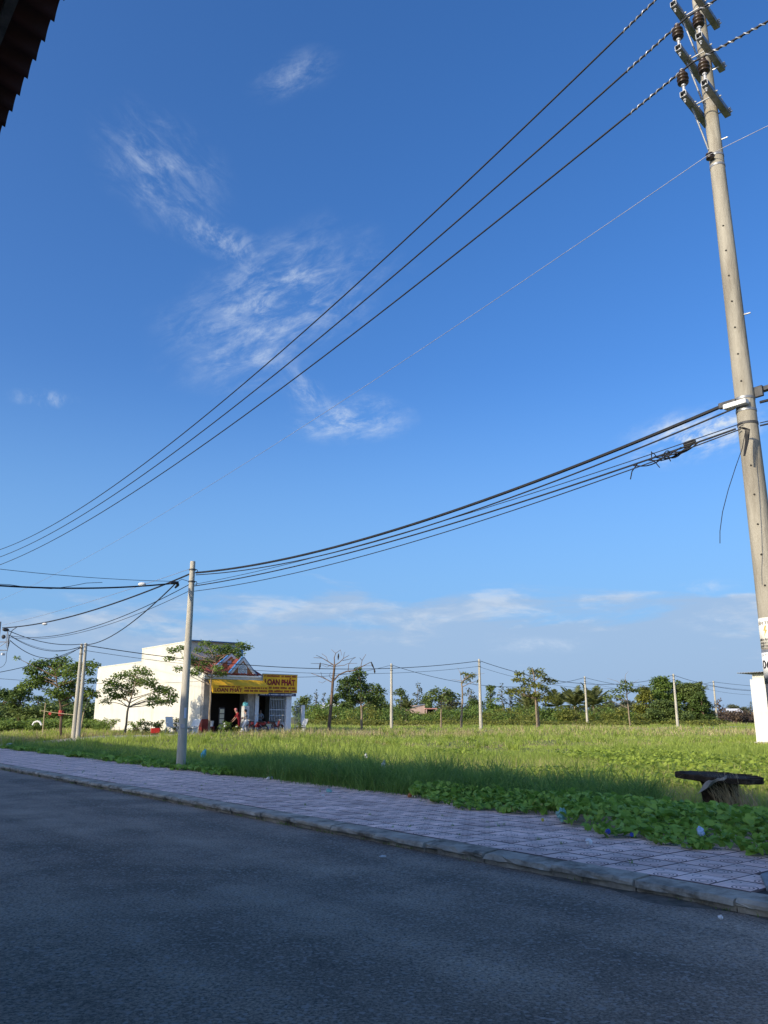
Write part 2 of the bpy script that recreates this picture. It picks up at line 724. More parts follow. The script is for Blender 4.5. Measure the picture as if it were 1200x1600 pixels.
def kerb_stone(s0, s1, chip):
    mb = MB()
    prof = [(0.05, -0.05), (0.045, 0.05), (0.0, 0.058), (0.004, 0.098), (0.03, 0.116), (0.30, 0.126), (0.30, -0.05)]
    segs = 8
    rows = []
    for i in range(segs + 1):
        s = s0 + (s1 - s0) * i / segs
        row = []
        for j, (a, z) in enumerate(prof):
            w = 0.012 * kb_r.uniform(-1, 1) if 0 < j < 5 else 0
            cz_ = -chip * kb_r.random() if j in (3, 4) else 0
            row.append((a + w + (chip * 0.9 * kb_r.random() if j in (2, 3, 4) else 0), s, z + cz_ * (0.6 if j == 4 else 1)))
        rows.append(row)
    o = len(mb.v)
    k = len(prof)
    for row in rows:
        mb.v += [Vector(q) for q in row]
    for i in range(segs):
        for j in range(k - 1):
            mb.face([o + i * k + j, o + i * k + j + 1, o + (i + 1) * k + j + 1, o + (i + 1) * k + j])
    mb.face([o + j for j in range(k)])
    mb.face([o + segs * k + j for j in range(k)][::-1])
    return mb


s = 3.0
while s < 62:
    ln = 1.0 if s < 30 else 2.0
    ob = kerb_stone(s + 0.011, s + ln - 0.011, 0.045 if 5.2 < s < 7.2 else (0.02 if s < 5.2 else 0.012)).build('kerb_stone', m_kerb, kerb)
    ob.location = (kb_r.uniform(-0.012, 0.012), 0, kb_r.uniform(-0.008, 0.006))
    s += ln
for s in range(-20, 3, 2):
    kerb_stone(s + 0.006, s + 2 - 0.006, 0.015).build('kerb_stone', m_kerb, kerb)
nk = empty('near_kerb', rp(0.9, 0, 0), ROT)
tag(nk, kind='structure')
for s in range(-8, 12, 2):
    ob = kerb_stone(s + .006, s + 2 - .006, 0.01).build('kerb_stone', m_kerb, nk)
    ob.scale = (-1, 1, 1)

# ---- footpath of patterned cement tiles
m_tile, N, L = node_mat('patterned_tile')
out = N.new('ShaderNodeOutputMaterial')
p = N.new('ShaderNodeBsdfPrincipled')
p.inputs['Roughness'].default_value = 0.72
p.inputs['Specular IOR Level'].default_value = 0.3
uvn = N.new('ShaderNodeUVMap')
uvn.uv_map = 'UVMap'


def tmath(op, a, b=None, c=None):
    n = N.new('ShaderNodeMath')
    n.operation = op
    for i, x in enumerate((a, b, c)):
        if x is None:
            continue
        if isinstance(x, (int, float)):
            n.inputs[i].default_value = x
        else:
            L.new(x, n.inputs[i])
    return n.outputs[0]


def tdist(cx, cy):
    n = N.new('ShaderNodeVectorMath')
    n.operation = 'DISTANCE'
    L.new(uvn.outputs[0], n.inputs[0])
    n.inputs[1].default_value = (cx, cy, 0)
    return n.outputs['Value']


sepuv = N.new('ShaderNodeSeparateXYZ')
L.new(uvn.outputs[0], sepuv.inputs[0])
d1, d2 = tdist(0.31, 0.31), tdist(0.75, 0.75)
line = None
for d, r in ((d1, 0.10), (d1, 0.185), (d1, 0.27), (d2, 0.10)):
    e = tmath('ABSOLUTE', tmath('SUBTRACT', d, r))
    line = e if line is None else tmath('MINIMUM', line, e)
gx = tmath('MULTIPLY', tmath('PINGPONG', tmath('MULTIPLY', sepuv.outputs[0], 6.0), 0.5), 0.1667)
gy = tmath('MULTIPLY', tmath('PINGPONG', tmath('MULTIPLY', sepuv.outputs[1], 6.0), 0.5), 0.1667)
# plain discs and plain smooth bands keep the grid out
hole = tmath('MAXIMUM', tmath('LESS_THAN', d1, 0.10), tmath('LESS_THAN', d2, 0.10))
off = tmath('ADD', tmath('MULTIPLY', hole, 1.0), 0)
diag = tmath('ABSOLUTE', tmath('SUBTRACT', sepuv.outputs[0], sepuv.outputs[1]))
nox = tmath('ADD', off, tmath('GREATER_THAN', diag, 0.42))
noy = tmath('ADD', off, tmath('LESS_THAN', d1, 0.27))
grid = tmath('ADD', tmath('MINIMUM', tmath('ADD', gx, nox), tmath('ADD', gy, noy)), 0.004)
lm = N.new('ShaderNodeMapRange')
lm.interpolation_type = 'SMOOTHSTEP'
lm.inputs[1].default_value = 0.009
lm.inputs[2].default_value = 0.021
lm.inputs[3].default_value = 1.0
lm.inputs[4].default_value = 0.0
L.new(line, lm.inputs[0])
lg = N.new('ShaderNodeMapRange')
lg.interpolation_type = 'SMOOTHSTEP'
lg.inputs[1].default_value = 0.006
lg.inputs[2].default_value = 0.018
lg.inputs[3].default_value = 0.42
lg.inputs[4].default_value = 0.0
L.new(grid, lg.inputs[0])
edge = tmath('MAXIMUM', tmath('ABSOLUTE', tmath('SUBTRACT', sepuv.outputs[0], 0.5)), tmath('ABSOLUTE', tmath('SUBTRACT', sepuv.outputs[1], 0.5)))
lmask = tmath('MAXIMUM', tmath('MAXIMUM', lm.outputs[0], lg.outputs[0]), tmath('GREATER_THAN', edge, 0.468))
geo = N.new('ShaderNodeNewGeometry')
tn = N.new('ShaderNodeTexNoise')
tn.inputs['Scale'].default_value = 1.3
tn.inputs['Detail'].default_value = 8
tn.inputs['Roughness'].default_value = 0.65
L.new(geo.outputs['Position'], tn.inputs['Vector'])
tr = N.new('ShaderNodeValToRGB')
tr.color_ramp.elements[0].position = 0.32
tr.color_ramp.elements[0].color = (0.58, 0.425, 0.37, 1)
tr.color_ramp.elements[1].position = 0.68
tr.color_ramp.elements[1].color = (0.95, 0.70, 0.61, 1)
L.new(tn.outputs['Fac'], tr.inputs[0])
oi = N.new('ShaderNodeObjectInfo')
vr = tmath('MULTIPLY_ADD', oi.outputs['Random'], 0.30, 0.83)
hv = N.new('ShaderNodeHueSaturation')
L.new(vr, hv.inputs['Value'])
L.new(tr.outputs[0], hv.inputs['Color'])
lc = N.new('ShaderNodeMixRGB')
L.new(tmath('MULTIPLY', lmask, 0.9), lc.inputs[0])
L.new(hv.outputs[0], lc.inputs[1])
lc.inputs[2].default_value = (0.055, 0.045, 0.05, 1)
L.new(lc.outputs[0], p.inputs['Base Color'])
bb = N.new('ShaderNodeBump')
bb.invert = True
bb.inputs['Strength'].default_value = 0.6
bb.inputs['Distance'].default_value = 0.006
L.new(lmask, bb.inputs['Height'])
L.new(bb.outputs[0], p.inputs['Normal'])
L.new(p.outputs[0], out.inputs['Surface'])

m_bed = mat('footpath_bed', (0.02, 0.018, 0.016), (0.05, 0.045, 0.038), rough=0.95, scale=6)
fp = strip('footpath', 7.195, 10.9, -40, 300, 0.112, m_bed, dn=1, ds=3)
TS = 0.4
h = TS / 2 - 0.008
tv = np.array([(-h, -h, -0.02), (h, -h, -0.02), (h, h, -0.02), (-h, h, -0.02),
               (-h, -h, -0.002), (h, -h, -0.002), (h, h, -0.002), (-h, h, -0.002),
               (-h + .004, -h + .004, 0), (h - .004, -h + .004, 0), (h - .004, h - .004, 0), (-h + .004, h - .004, 0)])
tf = np.array([(8, 9, 10, 11), (4, 5, 9, 8), (5, 6, 10, 9), (6, 7, 11, 10), (7, 4, 8, 11),
               (0, 1, 5, 4), (1, 2, 6, 5), (2, 3, 7, 6), (3, 0, 4, 7)])
tuv = (tv[:, :2] / TS + 0.5)[tf.ravel()]
tile_me = np_mesh('tile', tv, tf, m_tile, tuv)
spots = []
for j in range(9):
    for i in range(0, 145):
        spots.append((7.2 + TS * (j + 0.5), 4.0 + TS * (i + 0.5)))
spots = [q for q in spots if not (q[1] < 4.6 and q[0] > 7.9)]
spots.sort(key=lambda q: q[0] ** 2 + q[1] ** 2)
tr_ = random.Random(5)
for (n, s) in spots[:300]:
    o = link('tile', tile_me, fp)
    o.location = rp(n, s, 0.128 + tr_.uniform(-0.002, 0.002))
    o.rotation_euler = (tr_.uniform(-.003, .003), tr_.uniform(-.003, .003), ROT + math.pi / 2 * tr_.choice((0, 0, 0, 2)))
RV, RF, RU = [], [], []
ca, sa = math.cos(ROT), math.sin(ROT)
for k, (n, s) in enumerate(spots[300:]):
    c0 = rp(n, s, 0.128 + tr_.uniform(-0.003, 0.003))
    q = np.stack([tv[:, 0] * ca - tv[:, 1] * sa + c0.x, tv[:, 0] * sa + tv[:, 1] * ca + c0.y, tv[:, 2] + c0.z], -1)
    RV.append(q)
    RF.append(tf + 12 * k)
    RU.append(tuv)
o = link('far_tiles', np_mesh('far_tiles', np.concatenate(RV), np.concatenate(RF), m_tile, np.concatenate(RU)), fp)
tag(o, kind='stuff')
# cement ramp that breaks the footpath at the right
m_ramp = mat('ramp_cement', (0.20, 0.215, 0.22), (0.33, 0.345, 0.35), rough=0.85, scale=3, bump=0.4, bscale=30, c3=(0.12, 0.125, 0.125), s3=2.5, l3=(.55, .7))
mb = MB()
mb.poly([rp(7.42, 3.98, 0.10), rp(7.9, 4.28, 0.10), rp(10.6, 4.52, 0.10), rp(10.6, 1.0, 0.10), rp(7.3, 1.0, 0.10)], (0, 0, 0.062))
tag(mb.build('cement_ramp', m_ramp, None, bevel=0.012), kind='structure')
# pavement under the camera
tag(strip('near_footpath', -1.3, 0.62, -30, 90, 0.12, mat('near_paving', (0.2, 0.18, 0.17), (0.3, 0.27, 0.25), scale=4)), kind='structure')

# ---- side street and the apron of the shop house
m_lane = mat('lane_cement', (0.30, 0.27, 0.22), (0.42, 0.385, 0.32), rough=0.9, scale=1.5, bump=0.3, bscale=20, c3=(0.20, 0.18, 0.13), s3=0.7, l3=(.5, .7))
strip('side_street', 10.5, 170, 46.9, 51.0, 0, m_lane, dn=1.5, ds=1.0,
      zf=lambda X, Y, P, Q: np.maximum(ground_z(X, Y), ground_z(X + RD.x * (48.9 - Q), Y + RD.y * (48.9 - Q))) + 0.03)

# ================================================================== POLES AND WIRES
m_conc = mat('spun_concrete', (0.235, 0.213, 0.168), (0.39, 0.358, 0.285), rough=0.85, scale=3.5, detail=9, bump=0.4, bscale=40, stretch=(1, 1, 0.16), c3=(0.17, 0.145, 0.11), s3=3.0, l3=(.52, .72))
m_steel = mat('galvanised_steel', (0.20, 0.21, 0.22), (0.34, 0.35, 0.36), rough=0.5, metal=0.5, scale=14)
m_darkst = mat('dark_steel', (0.05, 0.05, 0.052), (0.10, 0.10, 0.10), rough=0.6, metal=0.3, scale=12)
m_porc = mat('brown_porcelain', (0.035, 0.022, 0.014), (0.055, 0.036, 0.022), rough=0.32, spec=0.5, scale=8)
m_rubber = mat('black_cable', (0.012, 0.012, 0.014), (0.022, 0.022, 0.024), rough=0.6, scale=3)
m_grey = mat('grey_wire', (0.25, 0.25, 0.27), (0.34, 0.34, 0.36), rough=0.5, metal=0.3, scale=3)
m_alu = mat('aluminium_tie', (0.42, 0.42, 0.42), (0.6, 0.6, 0.6), rough=0.45, metal=0.4, scale=20)
m_white = mat('white_paint', (0.66, 0.66, 0.64), (0.78, 0.78, 0.76), rough=0.6, scale=5)
m_ink = mat('black_ink', (0.02, 0.02, 0.022), rough=0.6)
m_orange = mat('orange_ink', (0.75, 0.36, 0.10), rough=0.6)
m_conc2 = mat('pale_concrete', (0.37, 0.345, 0.275), (0.50, 0.465, 0.38), rough=0.85, scale=2.2, detail=9, bump=0.35, bscale=45, stretch=(1, 1, 0.35), c3=(0.28, 0.255, 0.20), s3=1.4, l3=(.52, .75))
m_hole = mat('bolt_hole', (0.03, 0.028, 0.025), rough=0.9)


def shaft_mesh(h, r0, r1, sides=24):
    mb = MB()
    prof = []
    for i in range(13):
        k = i / 12
        prof.append((r0 + (r1 - r0) * k, -0.15 + (h + 0.15) * k))
    prof += [(r1 * 0.97, h + 0.006), (r1 * 0.7, h + 0.01)]
    return mb.lathe(prof, sides)


BP = rp(10.73, 5.29, 0.1)          # the tall pole
BASE_R, TOP_R, BH = 0.170, 0.088, 12.95
big = empty('utility_pole', BP, ROT, 'tall tapering concrete utility pole with stacked crossarms and pasted notices', 'utility pole')
shaft_mesh(BH, BASE_R, TOP_R).build('shaft', m_conc, big, smooth=True)


def pole_r(z):
    return BASE_R + (TOP_R - BASE_R) * z / BH


# small bolt holes running up the shaft
hm = MB()
hm.lathe([(0.014, 0), (0.014, 0.006)], 8, axis=(0, -1, 0))
hole_me = hm.mesh('bolt_hole', m_hole)
face_dir = Vector((-BP.x, -BP.y, 0)).normalized()
loc_face = Matrix.Rotation(-ROT, 3, 'Z') @ face_dir
loc_right = Vector((-loc_face.y, loc_face.x, 0))


def on_pole(phi, z, out=0.0):
    d = loc_face * math.cos(phi) + loc_right * math.sin(phi)
    return d * (pole_r(z) + out) + Vector((0, 0, z)), d


for i in range(14):
    z = 3.2 + i * 0.42
    q, d = on_pole(-0.15, z, -0.002)
    o = link('bolt_hole', hole_me, big)
    o.location = q
    o.rotation_euler = (0, 0, math.atan2(d.y, d.x) + math.pi / 2)

ARM_Z = [10.78, 11.64, 12.48]      # above the pole's foot
INS_TOP = []
am = MB()
t_ = 0.045
for dx_, dz_, sx_, sz_ in ((0, t_, 2 * t_, 0.008), (0, -t_, 2 * t_, 0.008), (t_, 0, 0.008, 2 * t_ - 0.008), (-t_, 0, 0.008, 2 * t_ - 0.008)):
    am.box((dz_ * 0 + 0.0, dx_, dz_), (0.92, sx_, sz_))
arm_me = am.mesh('crossarm', m_steel)
im = MB()
im.lathe([(0.02, 0), (0.02, 0.05), (0.05, 0.055), (0.085, 0.06), (0.092, 0.075), (0.066, 0.10), (0.06, 0.115), (0.092, 0.122), (0.098, 0.138), (0.066, 0.165),
          (0.06, 0.178), (0.088, 0.186), (0.092, 0.205), (0.075, 0.235), (0.048, 0.262), (0.04, 0.27), (0.05, 0.285), (0.045, 0.305), (0.02, 0.315)], 20)
ins_me = im.mesh('insulator', m_porc, smooth=True)
pm = MB()
pm.lathe([(0.022, 0), (0.022, 0.12), (0.034, 0.125), (0.034, 0.15)], 10)
pm.lathe([(0.012, -0.17), (0.012, 0.0)], 8)
pm.lathe([(0.024, -0.135), (0.024, -0.11)], 6)
pin_me = pm.mesh('pin', m_alu)
tp = MB()
tp.sphere((0, 0, 0), 0.038, 10, 6, (1, 1, 0.6))
tie_me = tp.mesh('tie_knot', m_alu, smooth=True)
bo = MB().lathe([(0.011, -0.035), (0.011, 0.035)], 8, axis=(0, 1, 0)).lathe([(0.02, -0.012), (0.02, 0.0)], 6, axis=(0, 1, 0))
bolt_me = bo.mesh('bolt', m_alu)
ARM_W = 0.165
ARM_A = math.radians(8.4)
AR = Matrix.Rotation(ARM_A, 3, 'Z')
for z in ARM_Z:
    for sy in (-1, 1):
        a = link('crossarm', arm_me, big)
        a.location = AR @ Vector((-0.20, sy * ARM_W, z))
        a.rotation_euler = (0, 0, ARM_A)
        pn = link('pin', pin_me, a)
        pn.location = (-0.40, 0, 0.045)
        ins = link('insulator', ins_me, big)
        ins.scale = (0.93, 0.93, 0.97)
        ins.location = AR @ Vector((-0.60, sy * ARM_W, z + 0.165))
        tk = link('tie_knot', tie_me, ins)
        tk.location = (0, 0, 0.315)
        for bx_ in (-0.16, -0.02, 0.38, 0.43):
            b = link('bolt', bolt_me, a)
            b.location = (bx_, -sy * 0 - 0.05, 0.0)
    q_ = AR @ Vector((-0.60, 0, 0))
    INS_TOP.append(rp(10.73 + q_.x, 5.29 + q_.y, 0.1 + z + 0.165 + 0.335))
    for x_, e_ in ((-0.30, 0.0), (0.14, 0.09)):
        MB().tube([AR @ Vector((x_, -ARM_W - e_, z)), AR @ Vector((x_, ARM_W + e_, z))], 0.011, 8).build('tie_rod', m_alu, big)
    MB().tube([AR @ Vector((-0.34, ARM_W, z - 0.04)), AR @ Vector((-0.085, 0.075, z - 0.72))], 0.014, 6).build('brace', m_steel, big)
# spool for the thin neutral wire
sp_ = MB().lathe([(0.03, 0), (0.06, 0.012), (0.06, 0.03), (0.034, 0.045), (0.034, 0.06), (0.06, 0.075), (0.06, 0.093), (0.03, 0.105)], 14, c=on_pole(-0.6, 9.83, 0.05)[0])
sp_.build('spool_insulator', m_porc, big, smooth=True)
for z in (9.75, 9.93, 5.72, 5.9, 5.52):
    MB().lathe([(pole_r(z) + 0.006, -0.018), (pole_r(z) + 0.006, 0.018)], 24, c=(0, 0, z)).build('band', m_steel if z > 5.6 else m_darkst, big, smooth=True)
# clamp block, tension clamp and steps
MB().box(on_pole(-0.75, 5.80, 0.05)[0], (0.1, 0.34, 0.07)).build('clamp_block', m_white, big, bevel=0.01)
MB().box(on_pole(-1.45, 5.86, 0.10)[0], (0.07, 0.26, 0.09)).build('tension_clamp', m_darkst, big, bevel=0.015)
MB().box(on_pole(1.5, 6.02, 0.22)[0], (0.09, 0.36, 0.07)).box(on_pole(1.45, 5.98, 0.06)[0], (0.05, 0.12, 0.16)).build('side_bracket', m_darkst, big, bevel=0.01)
for z in (10.2, 10.9, 11.5, 7.2):
    q, d = on_pole(1.35, z)
    MB().tube([q - d * 0.02, q + d * 0.09], 0.012, 6).build('step_bolt', m_alu, big)


def wrap(me, phi0, z0, out):
    """bend a flat mesh (x right, y up) round the tall pole"""
    for v in me.vertices:
        x, y, e = v.co
        z = z0 + y
        r = pole_r(z)
        q, d = on_pole(phi0 + x / r, z, out + e)
        v.co = q
    me.update()
    return me


def sheet(w, hgt, m, nx=14, name='sheet', th=0.0015):
    xs = np.linspace(-w / 2, w / 2, nx)
    V_, F_ = [], []
    for z in (0.0, th):
        for y in (-hgt / 2, hgt / 2):
            for x in xs:
                V_.append((x, y, z))
    g_ = lambda k, j, i: k * 2 * nx + j * nx + i
    for i in range(nx - 1):
        F_.append((g_(1, 0, i), g_(1, 0, i + 1), g_(1, 1, i + 1), g_(1, 1, i)))
        F_.append((g_(0, 1, i), g_(0, 1, i + 1), g_(0, 0, i + 1), g_(0, 0, i)))
        F_.append((g_(0, 0, i), g_(0, 0, i + 1), g_(1, 0, i + 1), g_(1, 0, i)))
        F_.append((g_(1, 1, i), g_(1, 1, i + 1), g_(0, 1, i + 1), g_(0, 1, i)))
    return np_mesh(name, V_, F_, m)


def wrap_text(s, size, m, phi, z, out, parent, sx=1.0, bold=0.0):
    me = text_mesh(s, size, m, extrude=0.0008, sx=sx, bold=bold)
    bm = bmesh.new()
    bm.from_mesh(me)
    bmesh.ops.subdivide_edges(bm, edges=[e for e in bm.edges if e.calc_length() > 0.05], cuts=2)
    bm.to_mesh(me)
    bm.free()
    return link('lettering', wrap(me, phi, z, out), parent)


m_paper = mat('notice_paper', (0.70, 0.67, 0.58), (0.80, 0.77, 0.68), rough=0.7, scale=3)
wn_ = empty('warning_notice', BP, ROT, 'cream climbing-danger notice with orange bolt pasted on the tall pole', 'notice')
link('paper', wrap(sheet(0.36, 0.40, m_paper), -0.55, 2.575, 0.003), wn_)
wrap_text('CẤM TRÈO', 0.060, m_ink, -0.55, 2.70, 0.0055, wn_)
bolt_shape = MB().poly([(0.0, 0.07, 0), (-0.028, 0.0, 0), (-0.004, 0.004, 0), (-0.02, -0.07, 0), (0.028, 0.016, 0), (0.004, 0.012, 0), (0.022, 0.07, 0)], (0, 0, 0.001))
link('bolt_symbol', wrap(bolt_shape.mesh('bolt_symbol', m_orange), -0.55, 2.60, 0.0055), wn_)
for i, tx in enumerate(('ĐIỆN ÁP CAO', 'NGUY HIỂM', 'CHẾT NGƯỜI')):
    wrap_text(tx, 0.036, m_ink, -0.55, 2.485 - i * 0.042, 0.0055, wn_, bold=0.001)
pl = empty('number_plate', BP, ROT, 'white pole number plate reading 06 on a grey metal band', 'number plate')
link('backing', wrap(sheet(0.46, 0.44, m_steel, name='backing'), -0.5, 2.14, 0.003), pl)
link('plate', wrap(sheet(0.34, 0.33, m_white, name='plate'), -0.70, 2.155, 0.0055), pl)
wrap_text('06', 0.150, m_ink, -0.78, 2.16, 0.0078, pl, bold=0.004)
wrap_text('01 BTH 4', 0.045, mat('grey_ink', (0.28, 0.28, 0.28)), -0.60, 2.285, 0.0078, pl)
# painted white ring low on the shaft
rm = MB()
for k in range(32):
    a0, a1 = 2 * math.pi * k / 32, 2 * math.pi * (k + 1) / 32
    rm.poly([(0.13 * math.cos(a0), 0.155 * math.sin(a0), 0), (0.15 * math.cos(a0), 0.18 * math.sin(a0), 0),
             (0.15 * math.cos(a1), 0.18 * math.sin(a1), 0), (0.13 * math.cos(a1), 0.155 * math.sin(a1), 0)])
link('painted_ring', wrap(rm.mesh('painted_ring', m_white), 0.42, 1.52, 0.002), big)

# the next pole of the same line, beyond the left edge of the picture, carries the three lines
far_big = empty('utility_pole', rp(10.6, 66, 0.1), ROT, 'distant concrete pole of the same high line, beyond the left edge', 'utility pole')
link('shaft', big.children[0].data, far_big)
for ch in [c_ for c_ in big.children if c_.name.startswith(('crossarm', 'insulator'))]:
    k_ = link(ch.name.split('.')[0], ch.data, far_big)
    k_.location = ch.location


# ---- small poles
def lv_pole(loc, hgt, r0, r1, rz, label, group=None, name='concrete_pole', twin=False, hooks=True, sides=16):
    e = empty(name, loc, rz, label, 'pole', group)
    shaft_mesh(hgt, r0, r1, sides).build('shaft', m_conc2, e, smooth=True)
    if twin:
        t2 = shaft_mesh(hgt, r0, r1, sides).build('shaft', m_conc2, e, smooth=True)
        t2.location = (twin, 0.03, 0.03)
    if hooks:
        for z in (hgt - 0.25, hgt - 0.62):
            MB().lathe([(r1 * 1.35, -0.02), (r1 * 1.35, 0.02)], 14, c=(0, 0, z)).build('band', m_darkst, e)
            q = Vector((0, -1, 0)) * r1
            MB().tube([Vector((r1, 0, z)), Vector((r1 + 0.07, 0, z + 0.02)), Vector((r1 + 0.10, 0, z - 0.03)), Vector((r1 + 0.07, 0, z - 0.09))], 0.012, 6).build('hook', m_darkst, e)
    return e


MPX = rp(10.45, 23.6, 0)
MP = at(282, 1203, at(282, 1203, 24.2).y)
MP = gpt(282, 1204, 0.10)
MP_H = 6.12
mid = lv_pole((MP.x, MP.y, 0.09), MP_H, 0.142, 0.078, ROT, 'slim concrete pole standing at the grass edge of the footpath', twin=False, sides=20)
MB().box((-0.02, -0.135, 1.62), (0.07, 0.012, 0.30)).build('sticker', mat('pale_sticker', (0.55, 0.6, 0.68), rough=0.6), mid)
MB().box((-0.07, -0.118, 1.25), (0.12, 0.012, 0.12), Matrix.Rotation(-0.5, 3, 'Z')).build('stencil_patch', mat('pale_stencil', (0.42, 0.42, 0.42), (0.3, 0.3, 0.3), rough=0.8), mid)
for i in range(12):
    mb = MB()
    z = 1.9 + i * 0.32
    r_ = 0.142 + (0.078 - 0.142) * z / MP_H
    mb.lathe([(0.012, 0), (0.012, 0.005)], 8, c=(0.25 * r_ + 0.02, -r_ * 0.955 + 0.003, z), axis=(0.2, -1, 0))
    mb.build('bolt_hole', m_hole, mid)

LP = at(-1, 975, 41.3)
LPb = Vector((LP.x, LP.y, 0.1))
left_pole = lv_pole(LPb, 6.2, 0.14, 0.085, ROT, 'concrete pole with cable bracket cut by the left edge', hooks=False)
q0 = Matrix.Rotation(-ROT, 3, 'Z')


def lloc(px, py):
    return q0 @ (at(px, py, 41.3) - LPb)


MB().tube([lloc(12, 984), lloc(12.5, 1006), lloc(11.5, 1016), lloc(-6, 1016)], [0.028] * 4, 8).build('bracket', m_steel, left_pole)
MB().tube([lloc(0, 1003), lloc(12, 1003)], 0.022, 6).tube([lloc(0, 1010), lloc(10, 1003)], 0.016, 6).tube([lloc(9.5, 990), lloc(10, 1012)], 0.015, 6).build('strut', m_grey, left_pole)
MB().sphere(lloc(9, 984), 0.13, 8, 6, (1.3, 1, 0.7)).build('clamp', m_darkst, left_pole)
MB().sphere(lloc(5.5, 995), 0.10, 8, 6, (1, 1, 1.1)).build('clamp', m_darkst, left_pole)
MB().tube([lloc(27, 979.5), lloc(19, 985), lloc(14.5, 995), lloc(13.5, 1006), lloc(12, 1012)], 0.018, 6).build('cable_loop', m_rubber, left_pole)
MB().tube([lloc(16, 1000), lloc(10.5, 1020), lloc(9.5, 1034), lloc(6, 1040), lloc(1, 1043), lloc(-4, 1042)], 0.010, 6).build('drop_cable', m_rubber, left_pole)
MB().box(lloc(5, 1022), (0.16, 0.16, 0.12)).build('meter_box', m_white, left_pole, bevel=0.02)

DP = at(115, 1149, 50.2)
DPb = Vector((DP.x, DP.y, 0.36))
DPH = at(131, 1006, 50.2).z - DPb.z
dbl = lv_pole(DPb, DPH, 0.145, 0.085, ROT * 0 + 0.05, 'pair of concrete poles standing close together beside the side street', name='twin_pole', twin=0.235)


def row_pole(px, top, Y, label):
    t = at(px, top, Y)
    z0 = gz(t.x, t.y) - 0.02
    e = lv_pole((t.x, t.y, z0), t.z - z0, 0.16, 0.10, ROT, label, 'poles along the side street', sides=12)
    e['top'] = (t.x, t.y, t.z)
    del e['top']
    return t


R1 = row_pole(748.5, 1030, 72.8, 'concrete pole left of the leafy two-stemmed tree, tallest of the far row')
R2 = row_pole(1052, 1053, 91.0, 'concrete pole in front of the big dense green thicket')
R3 = row_pole(611.5, 1037, 79.0, 'concrete pole right of the tree with the bare forked branch')
R4 = row_pole(913.5, 1057, 104.0, 'thin concrete pole in front of the coconut palms')
R5 = row_pole(1114.5, 1064, 119.0, 'concrete pole at the right end of the thicket, nearest the white wall')


# ---- wires
def span(A, B, sag, n=28, ext=1.0):
    A, B = Vector(A), Vector(B)
    pts = []
    for i in range(n + 1):
        k = i / n
        q = A.lerp(B, k)
        q.z -= 4 * sag * k * (1 - k)
        pts.append(q)
    return pts


def wire(pts, r, m, label, group=None, sides=6, name='power_line', cat='power line'):
    o = MB().tube(pts, r, sides).build(name, m, None, smooth=True)
    return tag(o, label, cat, group)


m_ty = m_alu
names = ('lowest', 'middle', 'topmost')
for i, (T, S) in enumerate(zip(INS_TOP, (2.15, 2.62, 3.1))):
    far_pt = rp(10.13, 66, T.z)
    back_pt = rp(10.13, -52, T.z)
    pts = span(back_pt, T, 2.0, 30)[:-1] + span(T, far_pt, S, 60)
    w = wire(pts, 0.0165, m_rubber, '%s of the three thick black lines on the brown insulators' % names[i], 'high black power lines')
    # bright spiral ties either side of the insulators
    for side in (-1, 1):
        hx = []
        for k in range(150):
            q = k / 149
            s_ = side * (ARM_W + 0.03 + q * 0.95)
            if side > 0:
                kk = s_ / 60.6
                base = T.lerp(far_pt, kk)
                base.z -= 4 * S * kk * (1 - kk)
            else:
                kk = -s_ / 57.4
                base = T.lerp(back_pt, kk)
                base.z -= 4 * 2.0 * kk * (1 - kk)
            an = q * 2 * math.pi * 8
            hx.append(base + (RN * math.cos(an) + Vector((0, 0, 1)) * math.sin(an)) * 0.019)
        MB().tube(hx, 0.0085, 5).build('spiral_tie', m_alu, w)
# thin bare neutral wire
NT = Vector(on_pole(-0.6, 9.88, 0.1)[0])
NT = BP + Matrix.Rotation(ROT, 3, 'Z') @ NT
wire(span(rp(10.5, -50, NT.z), NT, 1.2, 30)[:-1] + span(NT, rp(10.6, 66, 8.3), 1.25, 60), 0.0055, m_grey, 'thin pale grey wire below the black high lines', name='neutral_wire', cat='wire')


def bp_at(phi, z, out=0.05):
    return BP + Matrix.Rotation(ROT, 3, 'Z') @ on_pole(phi, z, out)[0]


def mp_at(dx, dy, z):
    return mid.matrix_world @ Vector((dx, dy, z)) if False else Vector((MP.x, MP.y, 0.09)) + Matrix.Rotation(ROT, 3, 'Z') @ Vector((dx, dy, z))


bw = {}
A1, B1 = bp_at(-1.45, 5.87, 0.09), mp_at(0.12, 0, MP_H - 0.33)
wire(span(A1, B1, 0.46), 0.028, m_rubber, 'thickest black bundled cable between the tall pole and the slim footpath pole', name='bundled_cable', cat='cable')
A2 = bp_at(-0.75, 5.74, 0.07)
wire(span(A2, mp_at(0.12, -0.02, MP_H - 0.40), 0.50), 0.013, m_rubber, 'medium black cable just under the bundled cable', name='cable', cat='cable')
A3 = bp_at(-0.4, 5.50, 0.04)
wire(span(A3, mp_at(0.1, 0.0, MP_H - 0.69), 0.22), 0.007, m_rubber, 'thin dark telephone wire above the spliced cable', name='telephone_wire', cat='wire')
A4 = bp_at(-1.2, 5.46, 0.04)
B4 = mp_at(0.1, 0.02, MP_H - 0.74)
p4 = span(A4, B4, 0.28)
wire(p4, 0.014, m_rubber, 'black cable with ragged splice beside the tall pole', name='spliced_cable', cat='cable')
B5 = mp_at(0.05, -0.1, MP_H - 0.92)
wire(span(bp_at(-0.6, 5.42, 0.04), B5, 0.34), 0.009, m_rubber, 'lowest thin cable between the tall pole and the slim footpath pole', name='telephone_wire', cat='wire')
